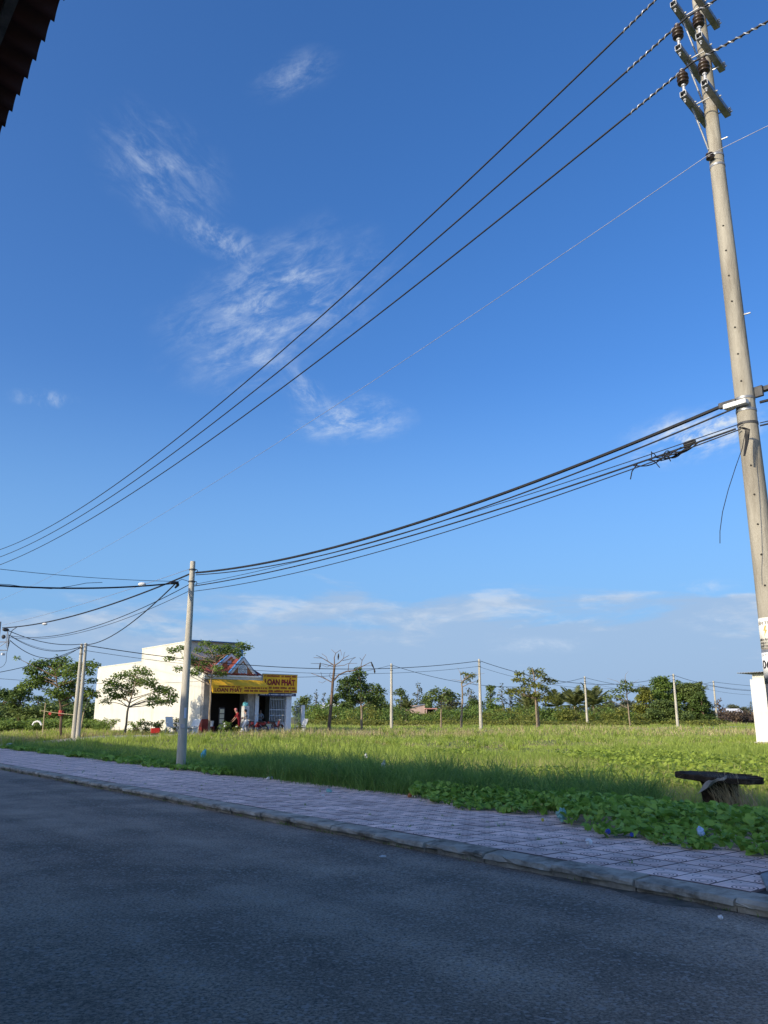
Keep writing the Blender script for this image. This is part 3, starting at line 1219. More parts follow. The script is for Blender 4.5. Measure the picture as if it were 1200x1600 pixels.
# ragged splice: closure box with loops and loose ends
sb = empty('splice_closure', p4[1], 0, 'ragged cable splice with drooping loops beside the tall pole', 'splice')
dirv = (p4[3] - p4[1]).normalized()
sr = random.Random(4)
rotq = Vector((1, 0, 0)).rotation_difference(dirv).to_matrix()
MB().box(dirv * 0.10 + Vector((0, 0, 0.04)), (0.20, 0.05, 0.065), rotq).build('closure', m_darkst, sb, bevel=0.02)
mb = MB()
for k in range(7):
    a = sr.uniform(-0.1, 0.5)
    ln = sr.uniform(0.35, 0.75)
    dr = sr.uniform(0.03, 0.11)
    sd = Vector((sr.uniform(-.03, .03), sr.uniform(-.03, .03), 0))
    mb.tube([dirv * (a + ln * i / 8) + Vector((0, 0, -dr * math.sin(math.pi * i / 8))) + sd for i in range(9)], 0.010, 5)
mb.build('loop', m_rubber, sb)
mb = MB()
for k in range(9):
    a = dirv * sr.uniform(0.3, 1.15)
    e_ = Vector((sr.uniform(-.12, .12), sr.uniform(-.12, .12), sr.uniform(-0.16, 0.13)))
    mb.tube([a, a + e_ * 0.6, a + e_ * 1.0 + Vector((0, 0, -0.03))], 0.0075, 5)
mb.tube([dirv * 1.0, dirv * 1.12 + Vector((0, 0, -0.10)), dirv * 1.16 + Vector((0, 0, -0.22))], 0.009, 5)
mb.build('loose_end', m_rubber, sb)
# hanging tail
tl = [at(1165, 672, 10.45), at(1160, 700, 10.4), at(1150, 728, 10.25), at(1138, 765, 10.1), at(1129, 800, 10.0), at(1125, 830, 10.0), at(1125, 849, 10.0)]
wire([q for q in tl], 0.005, m_rubber, 'loose wire tail hanging down beside the tall pole', name='hanging_wire', cat='wire', sides=5)
mb = MB()
for k in range(4):
    o_ = Vector((0.02 * k - 0.03, 0, 0))
    mb.tube([at(1158, 668, 10.5) + o_, at(1168, 671, 10.5) + o_, at(1167, 690, 10.52) + o_ * 0.6, at(1163, 712, 10.48) + o_ * 0.2], 0.008, 5)
tag(mb.build('cable_tangle', m_rubber), 'tangle of dark cable ends tied below the clamp on the tall pole', 'cable')
# right-hand continuation of the low cables
for (z, r, out_, lb) in ((5.80, 0.020, 0.10, 'thick low cable leaving the tall pole to the right'), (5.98, 0.024, 0.25, 'top low cable leaving the tall pole to the right'),
                         (5.50, 0.007, 0.06, 'thin low wire leaving the tall pole to the right'), (5.46, 0.012, 0.06, 'lowest cable leaving the tall pole to the right')):
    wire(span(bp_at(1.2, z, out_ - 0.03), rp(10.6 + out_, -30, z), 0.5), r, m_rubber, lb, name='cable', cat='cable')

# slim footpath pole to the pole at the left edge
LT = Vector((LPb.x, LPb.y, 6.2))
wire(span(mp_at(-0.05, 0.05, MP_H - 0.38), at(4, 981, 41.3), 0.35), 0.026, m_rubber, 'thick cable from the slim footpath pole to the left edge pole', name='bundled_cable', cat='cable')
wire(span(mp_at(-0.05, 0.05, MP_H - 0.22), at(2, 977, 41.3), 0.12), 0.007, m_grey, 'thin straight wire over the thick cable at the left', name='telephone_wire', cat='wire')
wire(span(mp_at(-0.08, 0, MP_H - 0.72), at(14, 993, 41.3), 0.62), 0.013, m_rubber, 'middle cable sagging from the slim footpath pole to the left', name='cable', cat='cable')
wire(span(mp_at(-0.08, 0, MP_H - 0.92), at(14, 996, 41.3), 0.55), 0.009, m_rubber, 'lower thin wire sagging from the slim footpath pole to the left', name='telephone_wire', cat='wire')
# junction beside the slim pole, cable across the road and down to the twin pole
J = at(275, 911, 24.0)
JE = at(-160, 899, 18.0)
wire(span(J, JE, 0.22), 0.022, m_rubber, 'nearly level thick cable crossing to the left edge', name='cable', cat='cable')
wire(span(J + Vector((0, 0, 0.05)), at(-160, 868, 18.0), 0.12), 0.007, m_rubber, 'thin wire just above the nearly level thick cable', name='telephone_wire', cat='wire')
wv = [at(160, 910, 21.5), at(135, 911, 21.3), at(110, 916, 21.0), at(80, 920, 20.7), at(45, 918, 20.3), at(15, 913.5, 20.0), at(-20, 912, 19.5), at(-60, 909, 19)]
wire(wv, 0.007, m_rubber, 'wavy thin wire under the nearly level thick cable', name='telephone_wire', cat='wire')
DT = at(126, 1007, 50.2)
wire(span(J, DT, 0.55), 0.021, m_rubber, 'thick cable falling steeply to the twin pole', name='cable', cat='cable')
wire([J, at(284, 905, 24.1), mp_at(-0.1, 0, MP_H - 0.62)], 0.008, m_rubber, 'short stay wire joining the cable knot to the slim pole', name='stay_wire', cat='wire')
kn = MB().tube([at(266, 911.5, 23.7), at(272, 911, 23.9), at(277, 910.5, 24.0), at(278, 914, 24.1), at(274, 918, 24.4)], [0.03, 0.045, 0.05, 0.045, 0.03], 8)
tag(kn.build('cable_knot', m_rubber, None, smooth=True), 'black cable knot left of the slim pole where cables meet', 'cable knot')
m_pale = mat('pale_plastic', (0.62, 0.62, 0.6), (0.72, 0.72, 0.7), rough=0.5, scale=4)
cb = MB().sphere(at(222, 913, 22.5), 0.10, 12, 8, (1.15, 0.7, 0.58))
tag(cb.build('connector_cap', m_pale, None, smooth=True), 'white plastic connector cap hanging on the nearly level cable', 'connector')
cb = MB().sphere(at(70, 975, 35.5), 0.10, 12, 8, (1.2, 0.7, 0.55))
tag(cb.build('connector_cap', m_pale, None, smooth=True), 'small white connector on the sagging thick cable by the left edge', 'connector')
# bundle between the left edge pole and the twin pole
for k, (a, b, sg, r, lb) in enumerate(((at(10, 984, 41.3), DT + Vector((0, 0, 0.02)), 0.28, 0.020, 'uppermost cable from the left edge bracket to the twin pole'),
                                       (at(14, 992, 41.3), DT + Vector((0, 0, -0.12)), 0.52, 0.016, 'second cable from the left edge bracket to the twin pole'),
                                       (at(16, 993, 41.3), DT + Vector((0, 0, -0.18)), 0.42, 0.009, 'thin middle wire from the left edge bracket to the twin pole'),
                                       (at(16, 1001, 41.3), DT + Vector((0, 0, -0.16)), 0.78, 0.018, 'lowest sagging cable from the left edge bracket to the twin pole'),
                                       (at(-40, 1056, 47.0), DT + Vector((0, 0, -0.22)), 0.25, 0.018, 'cable rising from low at the left edge to the twin pole'))):
    wire(span(a, b, sg), r, m_rubber, lb, name='cable', cat='cable')
# cables along the side street
DR = at(133, 1008, 50.25)
wire(span(DR, R1 + Vector((0, 0, -0.15)), 1.05, 40), 0.024, m_rubber, 'upper cable crossing in front of the shop roof to the far poles', name='bundled_cable', cat='cable')
wire(span(DR + Vector((0, 0, -0.32)), R1 + Vector((0, 0, -0.62)), 1.0, 40), 0.013, m_rubber, 'lower wire crossing in front of the shop roof', name='cable', cat='cable')
wire(span(at(-60, 1055, 47), at(330, 1063, 59.5), 0.35, 30), 0.011, m_rubber, 'thin level wire across the long white side wall', name='service_wire', cat='wire')
wire(span(at(459, 1058, 62.0), R3 + Vector((0, 0, -0.12)), 0.30, 24), 0.016, m_rubber, 'service cable from the yellow sign up to the far pole', name='service_wire', cat='wire')
for (a, b, sg, r, lb) in ((R1, R2, 1.5, 0.022, 'upper cable from the tallest far pole to the thicket pole'), (R1 - Vector((0, 0, .55)), R2 - Vector((0, 0, .5)), 1.4, 0.012, 'lower wire from the tallest far pole to the thicket pole'),
                          (R2, R2 + (R2 - R1), 1.2, 0.022, 'upper cable running right from the thicket pole'), (R2 - Vector((0, 0, .5)), R2 + (R2 - R1) - Vector((0, 0, .5)), 1.2, 0.012, 'lower wire running right from the thicket pole'),
                          (R3, R4, 1.6, 0.022, 'cable between the bare-tree pole and the palm pole'), (R4, R5, 1.1, 0.022, 'cable between the palm pole and the right end pole'),
                          (R5, R5 + (R5 - R4) * 1.2, 0.5, 0.022, 'cable running right from the right end pole'),
                          (R5 - Vector((0, 0, .6)), R5 + (R5 - R4) * 1.2 - Vector((0, 0, .7)), 0.5, 0.013, 'lower wire running right from the right end pole'),
                          (R4 - Vector((0, 0, .5)), R5 - Vector((0, 0, .6)), 1.1, 0.012, 'lower wire between the palm pole and the right end pole')):
    wire(span(a + Vector((0, 0, -0.12)), b + Vector((0, 0, -0.12)), sg, 30), r, m_rubber, lb, name='cable', cat='cable')

# ================================================================== THE SHOP HOUSE
HN, HS, HZ = 25.9, 53.4, 0.5
m_wall = mat('cream_render', (0.585, 0.56, 0.48), (0.64, 0.615, 0.53), rough=0.85, scale=0.9, detail=8, stretch=(1, 1, 0.35), bump=0.25, bscale=14, c3=(0.40, 0.375, 0.31), s3=0.55, l3=(0.56, 0.80))
m_stone = mat('grey_stone_cladding', (0.30, 0.27, 0.235), (0.42, 0.385, 0.335), rough=0.6, scale=4, bump=0.2)
m_redt = mat('red_ceramic_tile', (0.24, 0.035, 0.022), (0.33, 0.055, 0.032), rough=0.4, scale=3)
m_roof = mat('red_roof_tile', (0.15, 0.035, 0.025), (0.22, 0.055, 0.04), rough=0.6, scale=3)
m_brickp = mat('orange_brown_gable', (0.42, 0.17, 0.07), (0.52, 0.23, 0.10), rough=0.7, scale=6)
m_trimw = mat('white_trim', (0.68, 0.69, 0.70), (0.76, 0.77, 0.78), rough=0.55, scale=4)
m_blue = mat('blue_metal', (0.05, 0.16, 0.36), (0.07, 0.2, 0.42), rough=0.4, scale=3)
m_yel = mat('yellow_canvas', (0.78, 0.42, 0.02), (0.86, 0.49, 0.03), rough=0.6, scale=2)
m_maroon = mat('maroon_ink', (0.22, 0.012, 0.02), rough=0.6)
m_navy = mat('navy_panel', (0.012, 0.02, 0.09), (0.018, 0.028, 0.12), rough=0.5, scale=3)
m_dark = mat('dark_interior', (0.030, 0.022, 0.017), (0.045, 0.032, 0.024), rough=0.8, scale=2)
m_barp = mat('pale_gate_paint', (0.42, 0.46, 0.50), (0.52, 0.56, 0.60), rough=0.5, scale=5)
m_floor = mat('forecourt_cement', (0.34, 0.32, 0.28), (0.44, 0.41, 0.36), rough=0.9, scale=1.2)

house = empty('shop_house', rp(HN, HS, HZ), ROT, 'long cream one-storey shop house with red roof and yellow signs', 'house')
# forecourt
mb = MB()
mb.poly([rp(24.6, 51.2, 0.2), rp(37.5, 51.2, 0.2), rp(37.5, 54.2, 0.2), rp(24.6, 54.2, 0.2)], (0, 0, 0.29))
tag(mb.build('forecourt', m_floor), kind='structure')
HW = 4.4
# stepped side walls: outline in y, z
side = [(0.0, -0.4), (22, -0.4), (22, 5.45), (11.8, 5.45), (11.8, 6.5), (3.0, 6.5), (3.0, 4.9), (0.0, 4.0)]
MB().poly([(0, y, z) for y, z in side], (0.16, 0, 0)).build('wall', m_wall, house)
MB().poly([(HW - 0.16, y, z) for y, z in side[:-3] + [(3.0, 6.5), (3.0, 4.9), (0.6, 4.18), (0.6, -0.4)][0:4]], (0.16, 0, 0)).build('wall', m_wall, house)
MB().b6(0.163, HW - 0.163, 21.8, 22.0, -0.4, 5.44).build('wall', m_wall, house)
MB().b6(0.163, HW - 0.163, 3.05, 3.2, 2.9, 6.49).build('wall', m_wall, house)
# copings along the wall heads, and the flat roof slabs
MB().b6(-0.03, HW + 0.03, 11.85, 22.03, 5.452, 5.53).build('roof_slab', m_wall, house)
MB().b6(-0.03, HW + 0.03, 3.0, 11.83, 6.502, 6.58).build('roof_slab', m_wall, house)
MB().b6(-0.02, HW + 0.02, 2.75, 3.4, 6.583, 6.64).build('blue_fascia', m_blue, house)
MB().b6(HW - 0.20, HW + 0.02, 2.72, 2.95, 5.6, 6.58).build('downpipe_box', m_blue, house)
# lean-to red tiled roof in front, tile by tile rows
roof = MB().poly([(-0.1, -0.28, 4.02), (HW + 0.1, -0.28, 4.02), (HW + 0.1, 3.04, 5.16), (-0.1, 3.04, 5.16)], (0, 0, 0.05)).build('roof', m_roof, house)
tm = MB()
for k in range(1):
    pts = []
    for i in range(7):
        a = math.pi * i / 6
        pts.append((0.115 * math.cos(a), 0, 0.06 * math.sin(a)))
    tm.poly(pts, (0, 0.46, 0.158))
rt_me = tm.mesh('roof_tile', m_roof)
for i in range(18):
    for j in range(7):
        o = link('roof_tile', rt_me, roof)
        o.location = (0.03 + i * 0.253, -0.30 + j * 0.472, 4.07 + j * 0.162)
# porch: inner wall, ceiling, floor
MB().b6(0.165, HW - 0.165, 2.6, 2.7, 0.0, 2.9).build('porch_wall', m_dark, house)
MB().b6(0.165, HW - 0.165, 0.0, 2.6, 3.0, 3.08).build('porch_ceiling', m_dark, house)
MB().b6(-0.0, 7.4, -0.15, 6.0, -0.3, 0.02).build('porch_floor', m_floor, house)
MB().b6(0.55, 1.35, 2.54, 2.595, 0.02, 2.3).build('door', mat('unlit_opening', (0.01, 0.009, 0.008)), house)  # flat near-black panel; its colour stands in for the unlit open doorway
# columns
c1 = MB().b6(-0.03, 0.52, -0.06, 0.40, 0.95, 3.85).build('column', m_stone, house, bevel=0.01)
MB().b6(-0.05, 0.54, -0.08, 0.42, -0.3, 0.945).build('plinth', m_redt, c1, bevel=0.01)
c2 = MB().b6(3.45, 4.02, -0.06, 0.42, 0.55, 3.85).build('column', m_stone, house, bevel=0.01)
MB().b6(3.43, 4.04, -0.08, 0.44, -0.3, 0.545).build('plinth', m_redt, c2, bevel=0.01)
MB().b6(4.09, 4.40, -0.05, 0.30, -0.3, 3.85).build('column', m_trimw, house, bevel=0.01)
# cornice and gables
MB().b6(-0.14, HW + 0.14, -0.34, -0.06, 3.86, 3.98).b6(-0.08, HW + 0.08, -0.26, -0.02, 3.70, 3.857).build('cornice', m_trimw, house, bevel=0.015)


def gable(cx, y, half, z0, zt, label, panel):
    gb = MB().poly([(cx - half, y, z0), (cx + half, y, z0), (cx, y, zt)], (0, 0.12, 0)).build('gable', m_brickp, house)
    for sgn in (-1, 1):
        d = Vector((sgn * half, 0, z0 - zt))
        ln = d.length
        d.normalize()
        nrm = Vector((d.z * -sgn, 0, d.x * sgn))
        if nrm.z < 0:
            nrm = -nrm
        a = Vector((cx, y - 0.10, zt + 0.10))
        e = a + d * (ln + 0.22)
        MB().poly([a, e, e - nrm * 0.17, a - Vector((0, 0, 0.17 / max(nrm.z, 0.3)))], (0, 0.10, 0)).build('barge_board', m_trimw, gb)
        a2 = a + Vector((0, -0.03, 0.004))
        e2 = a2 + d * (ln + 0.30)
        MB().poly([a2 + nrm * 0.045, e2 + nrm * 0.045, e2, a2], (0, 0.3, 0)).build('verge', m_blue, gb)
        # slope behind
        MB().poly([a + nrm * 0.03 + Vector((0, 0.12, -0.03)), e + nrm * 0.03 + Vector((0, 0.12, -0.03)), e + Vector((0, 2.2, -0.03)) + nrm * 0.03, a + Vector((0, 2.2, -0.03)) + nrm * 0.03], (0, 0, -0.04)).build('slope', m_roof, gb)
    if panel:
        MB().poly([(cx - 0.36, y - 0.05, z0), (cx + 0.36, y - 0.05, z0), (cx + 0.36, y - 0.05, z0 + 0.62), (cx, y - 0.05, zt - 0.30), (cx - 0.36, y - 0.05, z0 + 0.62)], (0, 0.045, 0)).build('panel', m_trimw, gb)
        rmb = MB()
        for k in range(24):
            a0, a1 = 2 * math.pi * k / 24, 2 * math.pi * (k + 1) / 24
            for r_, w_ in ((0.24, 0.035), (0.13, 0.03)):
                rmb.poly([(cx + r_ * math.cos(a0), y - 0.066, z0 + 0.44 + r_ * math.sin(a0)), (cx + (r_ + w_) * math.cos(a0), y - 0.066, z0 + 0.44 + (r_ + w_) * math.sin(a0)),
                          (cx + (r_ + w_) * math.cos(a1), y - 0.066, z0 + 0.44 + (r_ + w_) * math.sin(a1)), (cx + r_ * math.cos(a1), y - 0.066, z0 + 0.44 + r_ * math.sin(a1))], (0, 0.012, 0))
        rmb.build('round_emblem', mat('emblem_grey', (0.36, 0.40, 0.46)), gb)
    else:
        for wx, wz in ((cx - 0.12, z0 + 0.72), (cx - 0.95, z0 + 0.34), (cx + 0.3, z0 + 0.4)):
            MB().b6(wx - 0.16, wx + 0.16, y - 0.03, y - 0.003, wz, wz + 0.34).build('gable_window', mat('pale_pane', (0.45, 0.55, 0.66)), gb)
    return gb


gable(2.88, -0.14, 1.12, 3.99, 5.22, '', True)
gable(2.48, 0.95, 1.75, 4.05, 5.55, '', False)
# second bay: walls, ceiling, right pillar, gate
MB().b6(4.41, 7.4, 4.0, 4.1, 0.02, 3.2).build('bay_wall', m_dark, house)  # gloom of the void behind the gate is put into this dark wall colour
MB().b6(7.24, 7.40, 0.36, 4.0, 0.02, 3.6).build('bay_wall', m_wall, house)
MB().b6(4.41, 7.40, 0.02, 4.0, 3.22, 3.32).build('bay_ceiling', m_dark, house)
MB().b6(6.75, 7.20, -0.04, 0.34, 0.02, 3.0).build('column', m_trimw, house, bevel=0.01)
MB().b6(4.41, 7.30, -0.02, 0.1, 3.0, 3.2).build('lintel', m_trimw, house)
gt = empty('gate', (5.42, 0.12, 0.0))
gt.parent = house
gt['label'] = 'pale barred gate leaf with solid lower panel'
MB().b6(0, 1.30, 0, 0.03, 0.06, 0.62).build('kick_panel', m_barp, gt)
for z in (0.64, 1.18, 1.58, 2.35, 2.66):
    MB().b6(0, 1.30, -0.012, 0.042, z, z + 0.05).build('rail', m_barp, gt)
for i in range(10):
    x = 0.02 + i * 0.14
    MB().b6(x - 0.017, x + 0.017, -0.004, 0.030, 0.62, 2.9).build('bar', m_barp, gt)
# low railing beyond the right pillar
m_rail = mat('dull_rail_paint', (0.20, 0.22, 0.24), (0.28, 0.30, 0.32), rough=0.5, scale=5)
rl = empty('side_railing', rp(HN + 7.45, HS - 0.1, HZ), ROT, 'short pale barred railing with white end post right of the shop', 'railing')
MB().b6(0.62, 0.86, -0.1, 0.14, -0.3, 1.95).build('end_post', m_trimw, rl, bevel=0.015)
for z in (0.2, 1.8):
    MB().b6(-0.05, 0.62, 0.0, 0.04, z, z + 0.05).build('rail', m_rail, rl)
for i in range(5):
    MB().b6(0.04 + i * 0.125, 0.065 + i * 0.125, 0.004, 0.036, 0.0, 1.98).build('bar', m_rail, rl)

# awning with printed valance
aw = empty('awning', rp(HN, HS, HZ), ROT, 'yellow fabric awning with printed valance over the shop porch', 'awning')
MB().poly([(0.10, -0.38, 3.68), (HW + 0.12, -0.38, 3.68), (HW + 0.12, -1.12, 3.26), (0.10, -1.12, 3.26)], (0, 0, -0.02)).build('canopy', m_yel, aw)
MB().b6(0.10, HW + 0.12, -1.15, -1.13, 2.70, 3.262).build('valance', m_yel, aw)
MB().poly([(0.10, -0.38, 3.67), (0.10, -1.12, 3.25), (0.10, -1.12, 2.72)], (0.012, 0, 0)).build('side_flap', m_yel, aw)
lettering('LOAN PHÁT', 0.34, m_maroon, aw, (1.30, -1.154, 2.91), sx=1.15, bold=0.012)
lettering('KARAOKE - CÀ PHÊ', 0.12, m_navy, aw, (1.30, -1.154, 3.14), bold=0.004) if False else None
for z in (2.86, 3.04):
    lettering('ĐT: 0909', 0.13, m_maroon, aw, (3.3, -1.154, z)) if False else None
# illegible small print: rows of short dark dashes
dash = MB().b6(-0.03, 0.03, -0.003, 0.0, -0.03, 0.03)
dash_me = dash.mesh('small_print', m_maroon)
pr = random.Random(11)


def small_print(parent, x0, x1, y, z, hgt, me=None):
    mb = MB()
    x = x0
    while x < x1:
        w = hgt * pr.choice((0.4, 0.5, 0.55, 0.6))
        if pr.random() > 0.16:
            mb.b6(x, x + w * 0.75, y - 0.004, y - 0.001, z - hgt / 2, z + hgt / 2 * pr.choice((0.7, 1, 1)))
        x += w
    o = mb.build('small_print', me or m_maroon, parent)
    o['kind'] = 'stuff'
    return o


small_print(aw, 0.55, 2.2, -1.150, 3.16, 0.10)
small_print(aw, 2.55, 4.4, -1.150, 3.10, 0.12)
small_print(aw, 2.55, 4.4, -1.150, 2.90, 0.14)

sg = empty('shop_sign', rp(HN, HS, HZ), ROT, 'big yellow board sign with maroon LOAN PHÁT lettering above the gate', 'sign')
MB().b6(4.46, 7.42, -0.42, -0.30, 2.82, 4.14).build('board', m_yel, sg)
MB().b6(4.44, 7.44, -0.43, -0.29, 4.142, 4.19).b6(4.40, 4.458, -0.43, -0.29, 2.80, 4.14).build('frame', m_steel, sg)
lettering('LOAN PHÁT', 0.56, m_maroon, sg, (5.90, -0.424, 3.56), sx=0.84, bold=0.03)
for i, (za, ha) in enumerate(((4.03, 0.13), (3.18, 0.15), (2.94, 0.16))):
    small_print(sg, 4.55, 7.32, -0.42, za, ha)
ns_ = empty('name_strip', rp(HN, HS, HZ), ROT, 'narrow navy strip of pale small print under the yellow board', 'sign')
MB().b6(4.16, 7.38, -0.36, -0.30, 2.58, 2.80).build('panel', m_navy, ns_)
small_print(ns_, 4.3, 7.2, -0.36, 2.70, 0.09, m_trimw)

# things under the awning
def hp(x, y, z=0.0):
    return rp(HN + x, HS + y, HZ + z)


m_wplast = mat('white_plastic', (0.66, 0.66, 0.63), (0.75, 0.75, 0.72), rough=0.4, scale=4)
cbn = empty('glass_cabinet', hp(3.05, -0.35, 0.0), ROT, 'narrow grey white cabinet standing by the stone column', 'cabinet')
MB().b6(0, 0.42, 0, 0.5, 0.08, 1.85).build('body', mat('cabinet_grey', (0.5, 0.52, 0.53), (0.58, 0.6, 0.6), rough=0.4, scale=3), cbn, bevel=0.02)
MB().b6(-0.01, 0.04, -0.02, 0.0, 0.10, 1.84).build('door_edge', m_wplast, cbn)
MB().b6(0.02, 0.40, 0.02, 0.48, 0.0, 0.078).build('foot', m_darkst, cbn)
m_cyan = mat('cyan_plastic', (0.10, 0.42, 0.52), (0.16, 0.52, 0.60), rough=0.4, scale=6)


def crumple(r, sq, seed, m, name, loc, label, cat='litter', parent=None):
    rr = random.Random(seed)
    mb = MB().sphere((0, 0, 0), r, 12, 8, sq)
    for v in mb.v:
        k = 1 + rr.uniform(-0.32, 0.32)
        v.x, v.y, v.z = v.x * k, v.y * k, v.z * (k + rr.uniform(-.1, .2))
    o = mb.build(name, m, parent)
    o.location = loc
    o.rotation_euler = (rr.uniform(-.3, .3), rr.uniform(-.3, .3), rr.uniform(0, 6))
    if label:
        tag(o, label, cat)
    return o


crumple(0.20, (1, 0.8, 0.7), 3, m_cyan, 'plastic_bag', hp(3.28, -0.1, 1.98), 'cyan plastic bag on top of the narrow cabinet', 'bag')
brd = empty('price_board', hp(0.95, -0.62, 0.0), ROT + 0.1, 'tall price board on a dark stand under the awning', 'board')
m_cream = mat('cream_card', (0.60, 0.55, 0.36), (0.68, 0.62, 0.42), rough=0.6, scale=3)
MB().b6(0, 0.44, 0, 0.04, 0.25, 1.72).build('frame', m_darkst, brd)
for i in range(4):
    MB().b6(0.05, 0.39, -0.012, -0.001, 0.32 + i * 0.34, 0.60 + i * 0.34).build('card', m_cream, brd)
for sx_ in (0.05, 0.36):
    MB().b6(sx_, sx_ + 0.04, -0.1, 0.14, 0.0, 0.25).build('leg', m_darkst, brd)


# ---- benches and chairs
def bench(loc, rz, label, m, w=1.25):
    e = empty('garden_bench', loc, rz, label, 'bench')
    MB().box((0, 0, 0.42), (w, 0.40, 0.06)).build('seat', m, e, bevel=0.012)
    MB().box((0, 0.27, 0.72), (w, 0.055, 0.50), Matrix.Rotation(-0.33, 3, 'X')).build('backrest', m, e, bevel=0.012)
    for s_ in (-1, 1):
        MB().poly([(s_ * w * 0.36 - 0.04, -0.17, 0.0), (s_ * w * 0.36 - 0.04, 0.26, 0.0), (s_ * w * 0.36 - 0.04, 0.20, 0.2), (s_ * w * 0.36 - 0.04, 0.22, 0.39), (s_ * w * 0.36 - 0.04, -0.16, 0.39), (s_ * w * 0.36 - 0.04, -0.10, 0.2)], (0.09, 0, 0)).build('leg', m, e)
    return e


def chair(loc, rz, label, m):
    e = empty('plastic_chair', loc, rz, label, 'chair')
    MB().box((0, 0, 0.42), (0.48, 0.46, 0.035)).build('seat', m, e, bevel=0.01)
    MB().box((0, 0.27, 0.74), (0.46, 0.03, 0.60), Matrix.Rotation(-0.28, 3, 'X')).build('backrest', m, e, bevel=0.01)
    for a in (-1, 1):
        MB().tube([(a * 0.25, -0.2, 0.42), (a * 0.27, -0.21, 0.66), (a * 0.26, 0.24, 0.66)], 0.022, 6).build('armrest', m, e)
        for b in (-1, 1):
            MB().tube([(a * 0.2, b * 0.19, 0.41), (a * 0.26, b * 0.25, 0.0)], [0.025, 0.02], 6).build('leg', m, e)
    return e


def gpos(px, Y):
    p_ = at(px, 1140, Y)
    return Vector((p_.x, p_.y, gz(p_.x, p_.y)))


c = gpos(268, 55.5)
chair(c, 0.8, 'white plastic chair facing right beside the long cream wall', m_wplast).scale = (1.2, 1.2, 1.1)
c = gpos(300, 56.2)
bench(c, -0.9, 'white garden bench leaning back against the corner of the shop', m_wplast, 1.1)
c = gpos(284, 55.8)
tb = empty('small_table', c, 0.3, 'low white table between the chair and the bench', 'table')
MB().lathe([(0.36, 0.62), (0.38, 0.64), (0.38, 0.67), (0.35, 0.68)], 18).build('table_top', m_wplast, tb)
MB().lathe([(0.2, 0.0), (0.07, 0.06), (0.06, 0.6), (0.12, 0.62)], 14).build('pedestal', m_wplast, tb)
c = hp(7.35, -1.2, 0)
bench(c, -1.2, 'white garden bench in front of the right pillar of the shop', m_wplast, 1.25)
c = gpos(243, 54.0)
bk = empty('red_crate', c + Vector((0, 0, 0.12)), 0.4, 'bright red plastic crate in the grass below the cream wall', 'crate')
m_redp = mat('red_plastic', (0.55, 0.03, 0.02), (0.65, 0.05, 0.03), rough=0.35, scale=4)
bk.scale = (0.85, 0.85, 0.75)
MB().b6(-0.32, 0.32, -0.22, 0.22, 0.0, 0.04).build('base', m_redp, bk)
for (a, b, c_, d) in ((-0.32, 0.32, -0.22, -0.19), (-0.32, 0.32, 0.19, 0.22), (-0.32, -0.29, -0.188, 0.188), (0.29, 0.32, -0.188, 0.188)):
    MB().b6(a, b, c_, d, 0.042, 0.42).build('side', m_redp, bk)
# white bucket on a little stool by the left column
st = empty('stool', hp(0.30, -0.75), ROT, 'small dark red stool carrying a white bucket by the left column', 'stool')
MB().b6(-0.2, 0.2, -0.16, 0.16, 0.40, 0.45).build('seat', m_redt, st)
for a in (-1, 1):
    for b in (-1, 1):
        MB().tube([(a * .15, b * .12, .40), (a * .19, b * .15, 0.0)], 0.022, 6).build('leg', m_redt, st)
MB_b = MB().lathe([(0.14, 0), (0.18, 0.36), (0.19, 0.37), (0.165, 0.375), (0.16, 0.33)], 16).build('bucket', m_wplast, None, smooth=True)
MB_b.location = hp(0.30, -0.75, 0.452)
tag(MB_b, 'white plastic bucket on the dark red stool', 'bucket')


